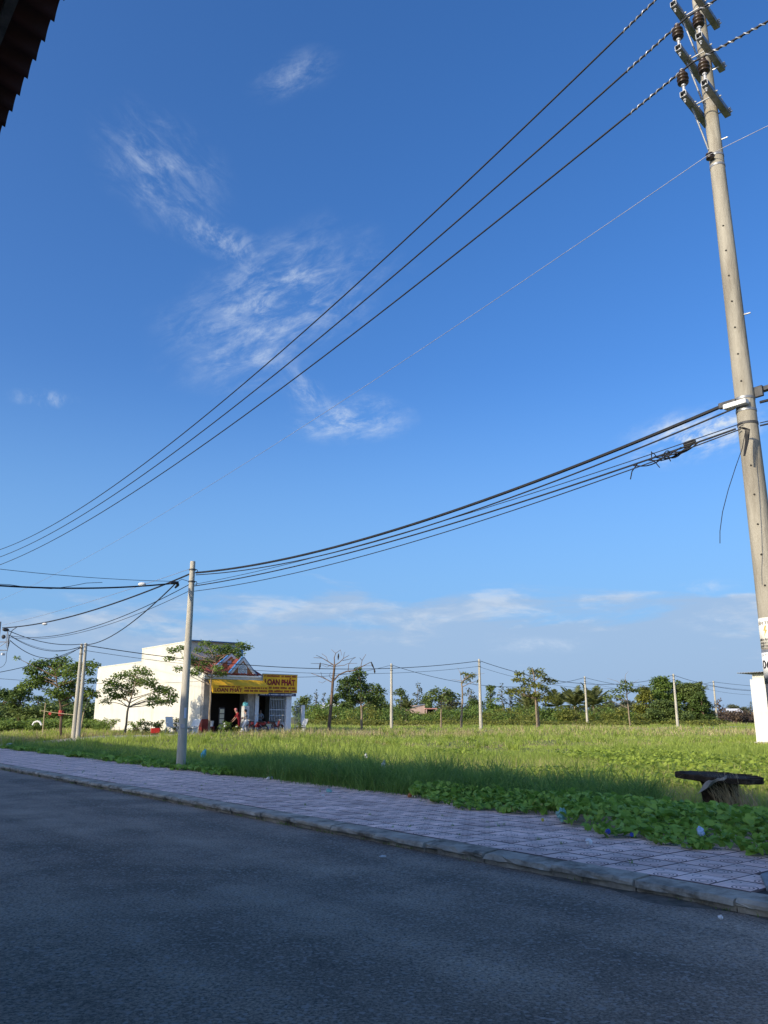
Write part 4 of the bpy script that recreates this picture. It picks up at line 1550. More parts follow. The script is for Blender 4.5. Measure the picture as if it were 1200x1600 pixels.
# ---- motorbikes
def motorbike(loc, rz, label, body, seat):
    e = empty('motorbike', loc, rz, label, 'motorbike', 'motorbikes parked in front of the shop')
    for x in (-0.62, 0.62):
        w = empty('wheel', (x, 0, 0.29))
        w.parent = e
        mb = MB()
        ring = [Vector((0.245 * math.cos(2 * math.pi * k / 20), 0, 0.245 * math.sin(2 * math.pi * k / 20))) for k in range(21)]
        mb.tube(ring, 0.045, 8, cap=False).build('tyre', m_rubber, w, smooth=True)
        mb = MB().lathe([(0.05, -0.06), (0.05, 0.06)], 10, axis=(0, 1, 0))
        for k in range(6):
            a = math.pi * k / 3
            mb.tube([(0, 0, 0), (0.22 * math.cos(a), 0, 0.22 * math.sin(a))], 0.012, 5)
        mb.build('rim', m_steel, w)
    MB().poly([(-0.78, -0.09, 0.62), (-0.70, -0.09, 0.80), (-0.10, -0.09, 0.74), (0.10, -0.09, 0.50), (0.30, -0.09, 0.46), (0.42, -0.09, 0.84), (0.50, -0.09, 0.84), (0.42, -0.09, 0.36), (0.05, -0.09, 0.30), (-0.35, -0.09, 0.46)], (0, 0.18, 0)).build('body', body, e, bevel=0.03)
    MB().poly([(-0.74, -0.11, 0.80), (-0.30, -0.11, 0.83), (0.02, -0.11, 0.77), (-0.04, -0.11, 0.72), (-0.60, -0.11, 0.74)], (0, 0.22, 0)).build('seat', seat, e, bevel=0.02)
    MB().box((-0.02, 0, 0.30), (0.34, 0.2, 0.2)).build('engine', m_steel, e, bevel=0.03)
    for s_ in (-1, 1):
        MB().tube([(0.62, s_ * 0.075, 0.29), (0.46, s_ * 0.06, 0.84)], 0.022, 8).build('fork', m_steel, e)
        MB().tube([(-0.62, s_ * 0.08, 0.29), (-0.30, s_ * 0.085, 0.60)], 0.018, 6).build('shock_absorber', m_steel, e)
        mr = MB().tube([(0.42, s_ * 0.25, 1.0), (0.40, s_ * 0.34, 1.18)], 0.008, 5).build('mirror', m_darkst, e)
        MB().box((0.40, s_ * 0.36, 1.22), (0.02, 0.12, 0.08)).build('mirror_glass', m_steel, mr, bevel=0.008)
    MB().tube([(0.36, -0.34, 0.98), (0.44, -0.12, 0.96), (0.46, 0, 0.95), (0.44, 0.12, 0.96), (0.36, 0.34, 0.98)], 0.018, 6).build('handlebar', m_darkst, e)
    MB().sphere((0.54, 0, 0.90), 0.10, 10, 6, (0.8, 1.1, 0.8)).build('headlight', mat('lamp_glass', (0.6, 0.6, 0.58), rough=0.1), e, smooth=True)
    fr = [Vector((0.62 + 0.32 * math.cos(math.radians(a)), 0, 0.29 + 0.32 * math.sin(math.radians(a)))) for a in range(20, 171, 25)]
    mb = MB()
    o_ = len(mb.v)
    for q in fr:
        mb.v += [q + Vector((0, -0.065, 0)), q + Vector((0, 0.065, 0)), q * 1.0 + Vector((0, 0.065, 0.012)), q + Vector((0, -0.065, 0.012))]
    for i in range(len(fr) - 1):
        for k in range(4):
            mb.face([i * 4 + k, i * 4 + (k + 1) % 4, (i + 1) * 4 + (k + 1) % 4, (i + 1) * 4 + k])
    mb.build('mudguard', body, e)
    MB().tube([(0.0, 0.12, 0.24), (-0.3, 0.13, 0.25), (-0.72, 0.14, 0.36)], [0.025, 0.035, 0.05], 8).build('exhaust', m_steel, e)
    MB().tube([(0.0, -0.1, 0.28), (-0.06, -0.24, 0.0)], 0.014, 5).build('kickstand', m_darkst, e)
    return e


m_bred = mat('red_bike_paint', (0.10, 0.012, 0.010), rough=0.25, spec=0.5)
m_bblk = mat('black_bike_paint', (0.02, 0.018, 0.02), rough=0.25, spec=0.5)
m_bmar = mat('maroon_bike_paint', (0.16, 0.02, 0.02), rough=0.25, spec=0.5)
m_vinyl = mat('black_vinyl', (0.02, 0.02, 0.02), rough=0.5)
motorbike(hp(2.95, -1.6, -0.02), ROT + 1.2, 'red motorbike beside the person in white trousers', m_bred, m_vinyl)
motorbike(hp(3.55, -1.25, -0.02), ROT + 2.3, 'dark motorbike parked in front of the stone column', m_bmar, m_vinyl)
motorbike(hp(5.05, -1.35, -0.02), ROT + 0.35, 'red motorbike parked across the dark gateway', m_bred, m_vinyl)
motorbike(hp(4.95, 0.9, 0.02), ROT + 1.4, 'black motorbike inside the dark gateway', m_bblk, m_vinyl)
# crates beside the bikes
for (x, y, sx_, sz_, m_, nm, lb) in ((4.28, -1.5, 0.5, 0.55, m_cream, 'cream_box', 'cream box standing between the two motorbikes'), (4.35, -1.95, 0.42, 0.36, m_navy, 'blue_box', 'dark blue box in front of the cream box')):
    bx_ = empty(nm, hp(x, y, 0.0), ROT + 0.25, lb, 'box')
    MB().b6(-sx_ / 2, sx_ / 2, -0.2, 0.2, 0, sz_).build('body', m_, bx_, bevel=0.02)
    MB().b6(-sx_ / 2 - 0.015, sx_ / 2 + 0.015, -0.215, 0.215, sz_ + 0.002, sz_ + 0.06).build('lid', m_, bx_, bevel=0.012)


# ---- people
def person(loc, rz, J, clothes, label, hair_m, scale=1.0):
    """J: joints (x right, y forward, z up); one skinned body, hair as child"""
    root = empty('person', loc, rz, label, 'person')
    chains = [('pelvis', 'waist'), ('waist', 'chest'), ('chest', 'neck'), ('neck', 'head'), ('head', 'crown')]
    for s_ in 'LR':
        chains += [('chest', 'sh' + s_), ('sh' + s_, 'el' + s_), ('el' + s_, 'wr' + s_), ('pelvis', 'hip' + s_), ('hip' + s_, 'kn' + s_), ('kn' + s_, 'an' + s_), ('an' + s_, 'toe' + s_)]
    rad = {'pelvis': 0.135, 'waist': 0.125, 'chest': 0.15, 'neck': 0.055, 'head': 0.088, 'crown': 0.07, 'sh': 0.062, 'el': 0.045, 'wr': 0.032, 'hip': 0.095, 'kn': 0.062, 'an': 0.042, 'toe': 0.035}
    names_ = list(J.keys())
    J = dict(J)
    for s_ in 'LR':
        w = Vector(J['wr' + s_])
        d = (w - Vector(J['el' + s_])).normalized()
        sd = d.cross(Vector((0, 1, 0.2))).normalized()
        J['palm' + s_] = w + d * 0.07
        chains.append(('wr' + s_, 'palm' + s_))
        rad['palm'] = 0.03
        for k, (off, ln) in enumerate(((-0.034, 0.065), (-0.012, 0.082), (0.011, 0.078), (0.032, 0.06))):
            J['f%d%s' % (k, s_)] = w + d * 0.09 + sd * off
            J['g%d%s' % (k, s_)] = w + d * (0.09 + ln) + sd * off * 1.1 + Vector((0, 0.012, 0))
            chains += [('palm' + s_, 'f%d%s' % (k, s_)), ('f%d%s' % (k, s_), 'g%d%s' % (k, s_))]
        J['th' + s_] = w + d * 0.075 + sd * -0.065
        chains.append(('wr' + s_, 'th' + s_))
    names_ = list(J.keys())
    me = bpy.data.meshes.new('body')
    me.from_pydata([tuple(Vector(J[k])) for k in names_], [(names_.index(a), names_.index(b)) for a, b in chains], [])
    o = link('body', me, root)
    sk = o.modifiers.new('skin', 'SKIN')
    for i, k in enumerate(names_):
        r_ = 0.0095
        for kk in sorted(rad, key=len, reverse=True):
            if k.startswith(kk):
                r_ = rad[kk]
                break
        sv_ = me.skin_vertices[0].data[i]
        sv_.radius = (r_, r_)
        sv_.use_root = (k == 'pelvis')
    sub = o.modifiers.new('sub', 'SUBSURF')
    sub.levels = 1
    sub.render_levels = 1
    dg = bpy.context.evaluated_depsgraph_get()
    nm = bpy.data.meshes.new_from_object(o.evaluated_get(dg))
    o.modifiers.clear()
    o.data = nm
    nm.materials.clear()
    order = ['skin', 'top', 'bottom', 'shoe']
    for k in order:
        nm.materials.append(clothes[k])
    segs = [(a, b, Vector(J[a]), Vector(J[b])) for a, b in chains]

    def kind(a, b, t):
        if a.startswith(('palm', 'f', 'wr')) or b.startswith('th'):
            return 0
        if a in ('neck', 'head'):
            return 0
        if a == 'chest' and b == 'neck':
            return 1 if t < 0.6 else 0
        if a.startswith('el'):
            return clothes.get('sleeve', 0)
        if a.startswith('an'):
            return 3
        if a.startswith(('hip', 'kn')) or b.startswith('hip'):
            return 2
        if a == 'pelvis':
            return 2 if t < 0.35 else 1
        return 1

    for f in nm.polygons:
        c_ = f.center
        best = (9, 0)
        for a, b, A_, B_ in segs:
            ab = B_ - A_
            t = max(0, min(1, (c_ - A_).dot(ab) / max(ab.length_squared, 1e-9)))
            d = (c_ - (A_ + ab * t)).length
            if d < best[0]:
                best = (d, kind(a, b, t))
        f.material_index = best[1]
        f.use_smooth = True
    # face and hair
    hd, cr = Vector(J['head']), Vector(J['crown'])
    up = (cr - hd).normalized()
    fw = Vector((0, 1, 0)) - up * up.y
    fw.normalize()
    rt = fw.cross(up)
    hb = MB().sphere((0, 0, 0), 0.118, 14, 9, (0.92, 1.05, 0.98))
    q = Matrix((rt, fw, up)).transposed()
    for v in hb.v:
        if v.y > 0.045 and v.z < 0.05:
            v.y = 0.045
        v.xyz = q @ v + hd + up * 0.045 - fw * 0.018
    hb.build('hair', hair_m, root, smooth=True)
    fb = MB().tube([hd + fw * 0.085 + up * 0.02, hd + fw * 0.112 - up * 0.012, hd + fw * 0.088 - up * 0.02], [0.010, 0.016, 0.010], 6)
    fb.build('nose', clothes['skin'], root, smooth=True)
    for s_ in (-1, 1):
        MB().sphere(hd + fw * 0.083 + rt * 0.034 * s_ + up * 0.022, 0.011, 8, 6).build('eye', m_ink, root)
        MB().sphere(hd + rt * 0.09 * s_, 0.026, 8, 6, (0.4, 0.8, 1.2)).build('ear', clothes['skin'], root)
    MB().box(hd + fw * 0.088 - up * 0.045, (0.045, 0.012, 0.012)).build('mouth', mat('lips', (0.3, 0.09, 0.07)), root)
    root.scale = (scale,) * 3
    return root


m_skin = mat('skin', (0.36, 0.20, 0.13), (0.42, 0.24, 0.16), rough=0.55, scale=6)
m_redc = mat('dark_red_cloth', (0.20, 0.014, 0.018), (0.28, 0.02, 0.025), rough=0.8, scale=5)
m_whc = mat('white_cloth', (0.80, 0.79, 0.76), (0.86, 0.85, 0.82), rough=0.8, scale=5)
m_patc = mat('patterned_cloth', (0.12, 0.10, 0.09), (0.62, 0.55, 0.46), rough=0.8, scale=14, lo=0.45, hi=0.52)
m_greyc = mat('grey_cloth', (0.22, 0.23, 0.24), (0.30, 0.31, 0.32), rough=0.8, scale=5)
m_hair = mat('black_hair', (0.012, 0.010, 0.009), rough=0.5)
m_cap = mat('pink_cap', (0.48, 0.16, 0.15), (0.58, 0.22, 0.2), rough=0.6, scale=4)
m_shoe = mat('dark_shoe', (0.04, 0.03, 0.03), rough=0.6)
lean = {'pelvis': (0, 0, .90), 'waist': (0, .05, 1.04), 'chest': (0, .14, 1.24), 'neck': (0, .22, 1.39), 'head': (0, .29, 1.50), 'crown': (0, .33, 1.60),
        'shL': (-.17, .15, 1.30), 'elL': (-.22, .24, 1.04), 'wrL': (-.17, .40, .86), 'shR': (.17, .15, 1.30), 'elR': (.21, .28, 1.05), 'wrR': (.14, .44, .90),
        'hipL': (-.09, 0, .86), 'knL': (-.10, .05, .47), 'anL': (-.11, -.02, .08), 'toeL': (-.12, .13, .04),
        'hipR': (.09, 0, .86), 'knR': (.10, .02, .47), 'anR': (.11, -.10, .08), 'toeR': (.12, .05, .04)}
person(hp(1.95, -1.75, -0.01), ROT - 1.9 + math.pi, lean, {'skin': m_skin, 'top': m_redc, 'bottom': m_redc, 'shoe': m_shoe}, 'person in dark red clothes and pinkish cap leaning forward', m_cap, 1.02)
sit = {'pelvis': (0, 0, .86), 'waist': (0, .02, 1.0), 'chest': (0, .05, 1.22), 'neck': (0, .08, 1.38), 'head': (0, .12, 1.50), 'crown': (0, .14, 1.61),
       'shL': (-.17, .05, 1.29), 'elL': (-.27, .10, 1.06), 'wrL': (-.14, .26, 1.02), 'shR': (.17, .05, 1.29), 'elR': (.26, .12, 1.06), 'wrR': (.12, .27, 1.06),
       'hipL': (-.10, .02, .82), 'knL': (-.15, .26, .52), 'anL': (-.15, .12, .10), 'toeL': (-.17, .27, .05),
       'hipR': (.10, .02, .82), 'knR': (.12, .12, .46), 'anR': (.12, 0, .08), 'toeR': (.13, .15, .04)}
person(hp(2.45, -1.85, -0.01), ROT + 0.9, sit, {'skin': m_skin, 'top': m_patc, 'bottom': m_whc, 'shoe': m_shoe}, 'person in white trousers and patterned top beside the red motorbike', m_hair, 0.98)
person(hp(4.98, 0.75, 0.02), ROT + 2.9, sit, {'skin': m_skin, 'top': m_greyc, 'bottom': m_greyc, 'shoe': m_shoe, 'sleeve': 1}, 'person in grey standing in the dark gateway', m_hair, 0.98)

# ================================================================== WHITE WALL HOUSE AT THE RIGHT
wb = at(1182, 1157, 49.0)
wz = gz(wb.x, wb.y)
wbld = empty('white_building', (wb.x, wb.y, wz), ROT - 1.30, 'small white walled building with tin roof behind the tall pole', 'building')
WH = 3.75 - wz
MB().b6(0.0, 4.6, 0.0, 5.0, -0.2, WH).build('wall', mat('white_render', (0.62, 0.605, 0.55), (0.67, 0.65, 0.60), rough=0.8, scale=2, c3=(0.56, 0.54, 0.47), s3=1.5), wbld)
MB().b6(-0.12, 4.7, -0.12, 5.1, -0.2, 0.10).build('plinth', m_floor, wbld, bevel=0.02)
MB().b6(0.12, 4.5, 0.15, 4.9, WH + 0.002, WH + 0.34).build('parapet', m_wall, wbld)
cr_ = MB()
xs_ = np.arange(-0.62, 5.0, 0.05)
cr_pts = [(x, 0, 0.02 * math.sin(x * 42)) for x in xs_]
o_ = 0
for yv in (-0.35, 5.3):
    for zt in (0, 0.012):
        for (x, _, z) in cr_pts:
            cr_.v.append(Vector((x, yv, WH + 0.40 + z + zt + yv * 0.02 + x * 0.02)))
nx_ = len(cr_pts)
for i in range(nx_ - 1):
    cr_.face([nx_ + i, nx_ + i + 1, 3 * nx_ + i + 1, 3 * nx_ + i])
    cr_.face([i, 2 * nx_ + i, 2 * nx_ + i + 1, i + 1])
    cr_.face([i, i + 1, nx_ + i + 1, nx_ + i])
    cr_.face([2 * nx_ + i, 3 * nx_ + i, 3 * nx_ + i + 1, 2 * nx_ + i + 1])
cr_.build('tin_roof', m_steel, wbld)
wd = MB().b6(1.9, 2.8, -0.03, -0.003, 0.1, 2.3).build('door', m_blue, wbld)
MB().b6(2.66, 2.72, -0.08, -0.031, 1.1, 1.25).build('handle', m_steel, wd)

# ================================================================== HOUSES ON THE CAMERA'S SIDE (their eaves shade the road)
m_fac = mat('facade_render', (0.52, 0.47, 0.38), (0.6, 0.55, 0.46), rough=0.85, scale=1.5)
EZ, EN = 5.92, 0.95
tile_h = empty('tiled_house', rp(-1.3, 0, 0.0), ROT, 'house with wavy tiled eave cutting the upper left corner', 'house')
m_eave = mat('dark_roof_sheet', (0.025, 0.009, 0.010), (0.04, 0.013, 0.014), rough=0.7, scale=4)
PIT = 0.20
ev = []
ss_ = np.arange(1.6, 8.4, PIT / 10)
rows_ = np.arange(0, 9)
for top in (0, 1):
    for r_ in rows_:
        for s_ in ss_:
            ph = (s_ / PIT) % 1.0
            wv_ = 0.11 * math.sin(math.pi * ph) ** 0.6 - 0.04
            ev.append((EN + 1.3 - r_ * 0.35, s_, EZ + r_ * 0.35 * math.tan(math.radians(14)) + wv_ + top * 0.012 + 0.0))
na, nb_ = len(rows_), len(ss_)
ii = np.arange(2 * na * nb_).reshape(2, na, nb_)
fq = [np.stack([ii[k, :-1, :-1], ii[k, 1:, :-1], ii[k, 1:, 1:], ii[k, :-1, 1:]], -1).reshape(-1, 4) for k in (0, 1)]
fq.append(np.stack([ii[0, 0, :-1], ii[0, 0, 1:], ii[1, 0, 1:], ii[1, 0, :-1]], -1).reshape(-1, 4))
link('eave_roof', np_mesh('eave_roof', ev, np.concatenate(fq), m_eave), tile_h)
for r_ in (0.25, 1.1, 1.95):
    MB().b6(EN + 1.3 - r_ - 0.03, EN + 1.3 - r_ + 0.03, 1.7, 8.3, EZ - 0.085 + r_ * 0.249, EZ - 0.012 + r_ * 0.249).build('purlin', m_darkst, tile_h)
MB().b6(-9.0, 0.0, 1.6, 8.3, 0.0, EZ + 0.545).build('wall', m_fac, tile_h)
for s_ in (2.2, 5.2):
    d_ = MB().b6(0.003, 0.06, s_, s_ + 2.2, 0.12, 2.6).build('door', mat('shutter_grey', (0.3, 0.31, 0.32), rough=0.5), tile_h)
    MB().b6(0.062, 0.10, s_ + 1.05, s_ + 1.15, 1.0, 1.2).build('handle', m_steel, d_)
    MB().b6(0.003, 0.05, s_ + 0.2, s_ + 2.0, 3.6, 4.8).build('window', mat('window_glass', (0.04, 0.05, 0.06), rough=0.1, spec=0.6), tile_h)
TANE = math.tan(SUN_EL)
for k, (s0, s1, wcol, lb) in enumerate(((7.4, 27, (0.6, 0.52, 0.36), 'beige flat-roofed row house beyond the tiled house'), (27.2, 47, (0.45, 0.52, 0.5), 'pale green flat-roofed row house in the middle of the row'), (47.2, 64, (0.6, 0.58, 0.54), 'off-white flat-roofed row house at the end of the row'))):
    hh = EZ + 0.06 + (EN + 14.0) * TANE + (0.0, 0.05, -0.1)[k]
    rh = empty('row_house', rp(-14.0, 0, 0), ROT, lb, 'house', 'houses on the near side of the road')
    MB().b6(-9, 0, s0, s1, 0, hh).build('wall', mat('row_wall_%d' % k, wcol, tuple(c_ * 0.9 for c_ in wcol), rough=0.85, scale=1.2), rh)
    for j in range(3):
        s_ = s0 + 1.2 + j * 4.8
        d_ = MB().b6(0.003, 0.05, s_, s_ + 2.4, 0.12, 2.7).build('door', MATS['shutter_grey'], rh)
        MB().b6(0.052, 0.09, s_ + 1.1, s_ + 1.2, 1.0, 1.2).build('handle', m_steel, d_)
        for z_ in (3.8, 7.4):
            MB().b6(0.003, 0.05, s_ + 0.3, s_ + 2.1, z_, z_ + 1.5).build('window', MATS['window_glass'], rh)

# ================================================================== PLANTS
TBX, TBY = gpt(1128, 1266, 0.12).x, gpt(1128, 1266, 0.12).y      # the slab table keeps the grass down


def mask_ok(X, Y):
    n = RN.x * X + RN.y * Y
    s = RD.x * X + RD.y * Y
    ok = n > 10.75
    ok &= ~((s > 46.7) & (s < 51.1) & (n > 10.6))
    ok &= ~((n > 24.5) & (n < 37.6) & (s > 51.0) & (s < 76))
    lx = (X - wb.x) * math.cos(ROT - 1.30) + (Y - wb.y) * math.sin(ROT - 1.30)
    ly = -(X - wb.x) * math.sin(ROT - 1.30) + (Y - wb.y) * math.cos(ROT - 1.30)
    ok &= ~((lx > -0.2) & (lx < 4.8) & (ly > -0.2) & (ly < 5.2))
    ok &= ((X - BP.x) ** 2 + (Y - BP.y) ** 2 > 0.3 ** 2) & ((X - MP.x) ** 2 + (Y - MP.y) ** 2 > 0.2 ** 2)
    ok &= ((X - TBX) ** 2 + (Y - (TBY - 0.5)) ** 2 > 0.95 ** 2)
    return ok


def wob(x, y, f, seed):
    r = np.random.default_rng(seed)
    o = np.zeros_like(x)
    for k in range(5):
        a = r.uniform(0, 2 * np.pi)
        q = f * (0.6 + 0.5 * k)
        o += np.sin(x * np.cos(a) * q + y * np.sin(a) * q + r.uniform(0, 6)) / (1 + 0.4 * k)
    return o / 2.2


def blades(P, H_, W_, bend, az, segs, rg):
    """grass blades as tapering ribbons; returns V, F (triangles)"""
    n = len(P)
    d = np.stack([np.cos(az), np.sin(az), np.zeros(n)], -1)
    t = az + rg.uniform(-1.2, 1.2, n) + np.pi / 2
    sd = np.stack([np.cos(t), np.sin(t), np.zeros(n)], -1)
    vs = []
    for k in range(segs):
        u = k / segs
        c_ = P + d * (bend * H_ * u ** 2)[:, None]
        c_[:, 2] += H_ * (u - 0.32 * bend * u ** 2)
        w = (W_ * (1 - 0.55 * u))[:, None] * 0.5
        vs += [c_ - sd * w, c_ + sd * w]
    c_ = P + d * (bend * H_)[:, None]
    c_[:, 2] += H_ * (1 - 0.42 * bend)
    vs.append(c_)
    V_ = np.stack(vs, 1)
    m_ = 2 * segs + 1
    f = []
    for k in range(segs - 1):
        f += [(2 * k, 2 * k + 1, 2 * k + 3), (2 * k, 2 * k + 3, 2 * k + 2)]
    f.append((2 * segs - 2, 2 * segs - 1, 2 * segs))
    F_ = (np.arange(n)[:, None, None] * m_ + np.array(f)[None]).reshape(-1, 3)
    return V_.reshape(-1, 3), F_


def grass_obj(name, m, label, cat, parts):
    VV, FF, o_ = [], [], 0
    for V_, F_ in parts:
        VV.append(V_)
        FF.append(F_ + o_)
        o_ += len(V_)
    o = link(name, np_mesh(name, np.concatenate(VV), np.concatenate(FF), m))
    return tag(o, label, cat, kind='stuff')


m_grass = leafmat('meadow_grass', (0.20, 0.275, 0.040), (0.42, 0.50, 0.105), 0.35, 0.5, 0.45)
m_dry = leafmat('dry_grass', (0.30, 0.25, 0.11), (0.50, 0.42, 0.22), 0.6, 0.6, 0.25)
m_tall = leafmat('tall_verge_grass', (0.10, 0.20, 0.042), (0.20, 0.33, 0.075), 0.8, 0.6, 0.4)

rg = np.random.default_rng(21)
parts, dry_parts = [], []
for (y0, y1, dens, hmul, wd) in ((11, 20, 330, 1.0, 0.009), (20, 34, 165, 1.0, 0.015), (34, 60, 58, 1.05, 0.030), (60, 120, 16, 1.15, 0.06)):
    area = ((1.06 * (y0 + y1) / 2) + 8) * (y1 - y0)
    N_ = int(area * dens)
    Y = rg.uniform(y0, y1, N_)
    X = rg.uniform(-1, 1, N_) * (0.53 * Y + 4)
    keep = mask_ok(X, Y)
    X, Y = X[keep], Y[keep]
    N_ = len(X)
    patch = wob(X, Y, 0.28, 5)
    H_ = (0.23 + 0.13 * patch + 0.10 * np.abs(wob(X, Y, 1.4, 9))) * hmul * rg.uniform(0.5, 1.35, N_)
    nn = RN.x * X + RN.y * Y
    s2 = RD.x * X + RD.y * Y
    H_ = np.maximum(H_, 0.07)
    H_ += 0.22 * rg.random(N_) * ((s2 > 42) & (s2 < 47) & (nn > 11))          # taller fringe before the side street
    bare = wob(X, Y, 0.8, 91) + rg.normal(0, 0.15, N_) > 1.05
    H_ = np.where(bare, H_ * 0.3, H_)
    low = (wob(X, Y, 0.5, 31) > 0.55)
    H_ = np.where(low, H_ * 0.6, H_)
    P = np.stack([X, Y, ground_z(X, Y) - 0.01], -1)
    dryness = wob(X, Y, 0.22, 77) + rg.normal(0, 0.45, N_)
    band = np.exp(-((Y - 42.5 - 0.12 * X + 1.2 * np.sin(X * 0.5)) / 1.0) ** 2) * ((X > -4) & (X < 15))
    is_dry = dryness + 1.6 * band + 0.35 * (Y > 45) > 0.85
    H_ = np.where(band > 0.4, H_ * 0.75, H_)
    for sel, dst, hs_ in ((~is_dry, parts, 1.0), (is_dry, dry_parts, 1.05)):
        k = sel.sum()
        dst.append(blades(P[sel], H_[sel] * hs_, wd * rg.uniform(0.6, 1.4, k), rg.uniform(0.1, 0.75, k), rg.uniform(0, 2 * np.pi, k), 2, rg))
# coarser tussocks standing above the meadow
tt, th = [], []
for k in range(420):
    Yt = rnd.uniform(15, 60)
    Xt = rnd.uniform(-1, 1) * (0.5 * Yt + 2)
    if not mask_ok(np.array([Xt]), np.array([Yt]))[0]:
        continue
    m_ = rnd.randint(25, 60)
    tt.append(np.stack([Xt + rg.normal(0, 0.13, m_), Yt + rg.normal(0, 0.13, m_)], -1))
    th.append(np.full(m_, rnd.uniform(0.38, 0.66)))
tt = np.concatenate(tt)
th = np.concatenate(th) * rg.uniform(0.5, 1.1, len(tt))
parts.append(blades(np.stack([tt[:, 0], tt[:, 1], ground_z(tt[:, 0], tt[:, 1])], -1), th, 0.0007 * tt[:, 1] * rg.uniform(0.6, 1.4, len(tt)), rg.uniform(0.15, 0.9, len(tt)), rg.uniform(0, 6.28, len(tt)), 3, rg))
grass_obj('grass', m_grass, 'yellow green meadow grass covering the open field', 'grass', parts)
grass_obj('dry_grass', m_dry, 'straw coloured dry blades scattered through the meadow', 'grass', dry_parts)

# tall dark tufts along the footpath edge
tn_, ts_, hh_ = [], [], []
for k in range(760):
    s_ = rnd.uniform(2.0, 44) if k < 480 else rnd.uniform(6.5, 22)
    w_ = 0.9 if 7.5 < s_ < 23 else 0.35
    if rnd.random() > w_:
        continue
    if s_ < 8.0:
        n_ = rnd.uniform(12.0, 13.6)
    elif s_ < 11.0:
        n_ = rnd.uniform(10.9, 13.0)
    else:
        n_ = rnd.uniform(10.6, 12.6 if s_ < 25 else 12.0)
    hgt = rnd.choice((rnd.uniform(0.35, 0.7), rnd.uniform(0.6, 1.05))) if 7.2 < s_ < 21 else rnd.uniform(0.25, 0.6)
    q = rp(n_, s_)
    if (q.x - MP.x) ** 2 + (q.y - MP.y) ** 2 < 0.35 ** 2 or (q.x - TBX) ** 2 + (q.y - TBY + 0.6) ** 2 < 1.3 ** 2:
        continue
    m_ = rnd.randint(35, 85)
    tn_.append(np.stack([q.x + rg.normal(0, 0.16, m_), q.y + rg.normal(0, 0.16, m_)], -1))
    hh_.append(np.full(m_, hgt))
XY = np.concatenate(tn_)
HH = np.concatenate(hh_) * rg.uniform(0.5, 1.15, len(XY))
P = np.stack([XY[:, 0], XY[:, 1], ground_z(XY[:, 0], XY[:, 1])], -1)
az = rg.uniform(0, 2 * np.pi, len(P))
vt = [blades(P, HH, rg.uniform(0.009, 0.018, len(P)), rg.uniform(0.25, 1.25, len(P)), az, 4, rg)]
# short weeds creeping over the tiles' edge
N_ = 5200
s_ = rg.uniform(3, 46, N_)
n_ = 10.75 - np.abs(rg.normal(0, 0.16, N_)) * (1 + 0.6 * np.sin(s_ * 1.3))
ok = (s_ > 9)
X, Y = RN.x * n_ + RD.x * s_, RN.y * n_ + RD.y * s_
P = np.stack([X, Y, np.full(N_, 0.115)], -1)[ok]
vt.append(blades(P, rg.uniform(0.06, 0.22, len(P)), rg.uniform(0.007, 0.016, len(P)), rg.uniform(0.3, 1.1, len(P)), rg.uniform(0, 6.28, len(P)), 2, rg))
jn = np.array([(7.2 + TS * rnd.randint(1, 8) + rnd.uniform(-.01, .01), rnd.uniform(4.5, 30)) if rnd.random() < 0.6 else (rnd.uniform(7.3, 10.4), 4.0 + TS * rnd.randint(2, 60)) for _ in range(70)])
jq = np.repeat(jn, 12, 0) + rg.normal(0, 0.012, (len(jn) * 12, 2))
kq = np.stack([6.93 + rg.normal(0, 0.03, 900), np.repeat(rg.uniform(3.2, 30, 60), 15) + rg.normal(0, 0.06, 900)], -1)
for arr, z_ in ((jq, 0.118), (kq, 0.0)):
    P = np.stack([RN.x * arr[:, 0] + RD.x * arr[:, 1], RN.y * arr[:, 0] + RD.y * arr[:, 1], np.full(len(arr), z_)], -1)
    vt.append(blades(P, rg.uniform(0.02, 0.075, len(P)), rg.uniform(0.004, 0.009, len(P)), rg.uniform(0.3, 1.1, len(P)), rg.uniform(0, 6.28, len(P)), 2, rg))
grass_obj('verge_grass', m_tall, 'tall dark green arching grass along the back of the footpath', 'grass', vt)


# ---- heart-leaved vine
def leaf_verts(fold):
    o = [(0, 0), (-0.30, -0.16), (-0.50, 0.12), (-0.40, 0.50), (0, 1.0), (0.40, 0.50), (0.50, 0.12), (0.30, -0.16)]
    v = [(x, y, abs(x) * fold - 0.18 * max(0, y - 0.4) ** 2 * 2) for x, y in o]
    v.append((0, 0.45, 0.0))
    return np.array(v), np.array([(0, 8, 1), (1, 8, 2), (2, 8, 3), (3, 8, 4), (4, 8, 5), (5, 8, 6), (6, 8, 7), (7, 8, 0)])


LV, LF = leaf_verts(0.35)
m_vine = leafmat('vine_leaf', (0.125, 0.26, 0.034), (0.29, 0.46, 0.085), 1.6, 0.65, 0.3)
m_vine2 = leafmat('old_vine_leaf', (0.28, 0.30, 0.05), (0.42, 0.38, 0.09), 1.6, 0.65, 0.3)
vine_me = [np_mesh('leaf', leaf_verts(f)[0], LF, m_vine) for f in (0.15, 0.25, 0.35, 0.45, 0.55, 0.65, 0.3, 0.5)] + [np_mesh('leaf', leaf_verts(0.3)[0], LF, m_vine2)]


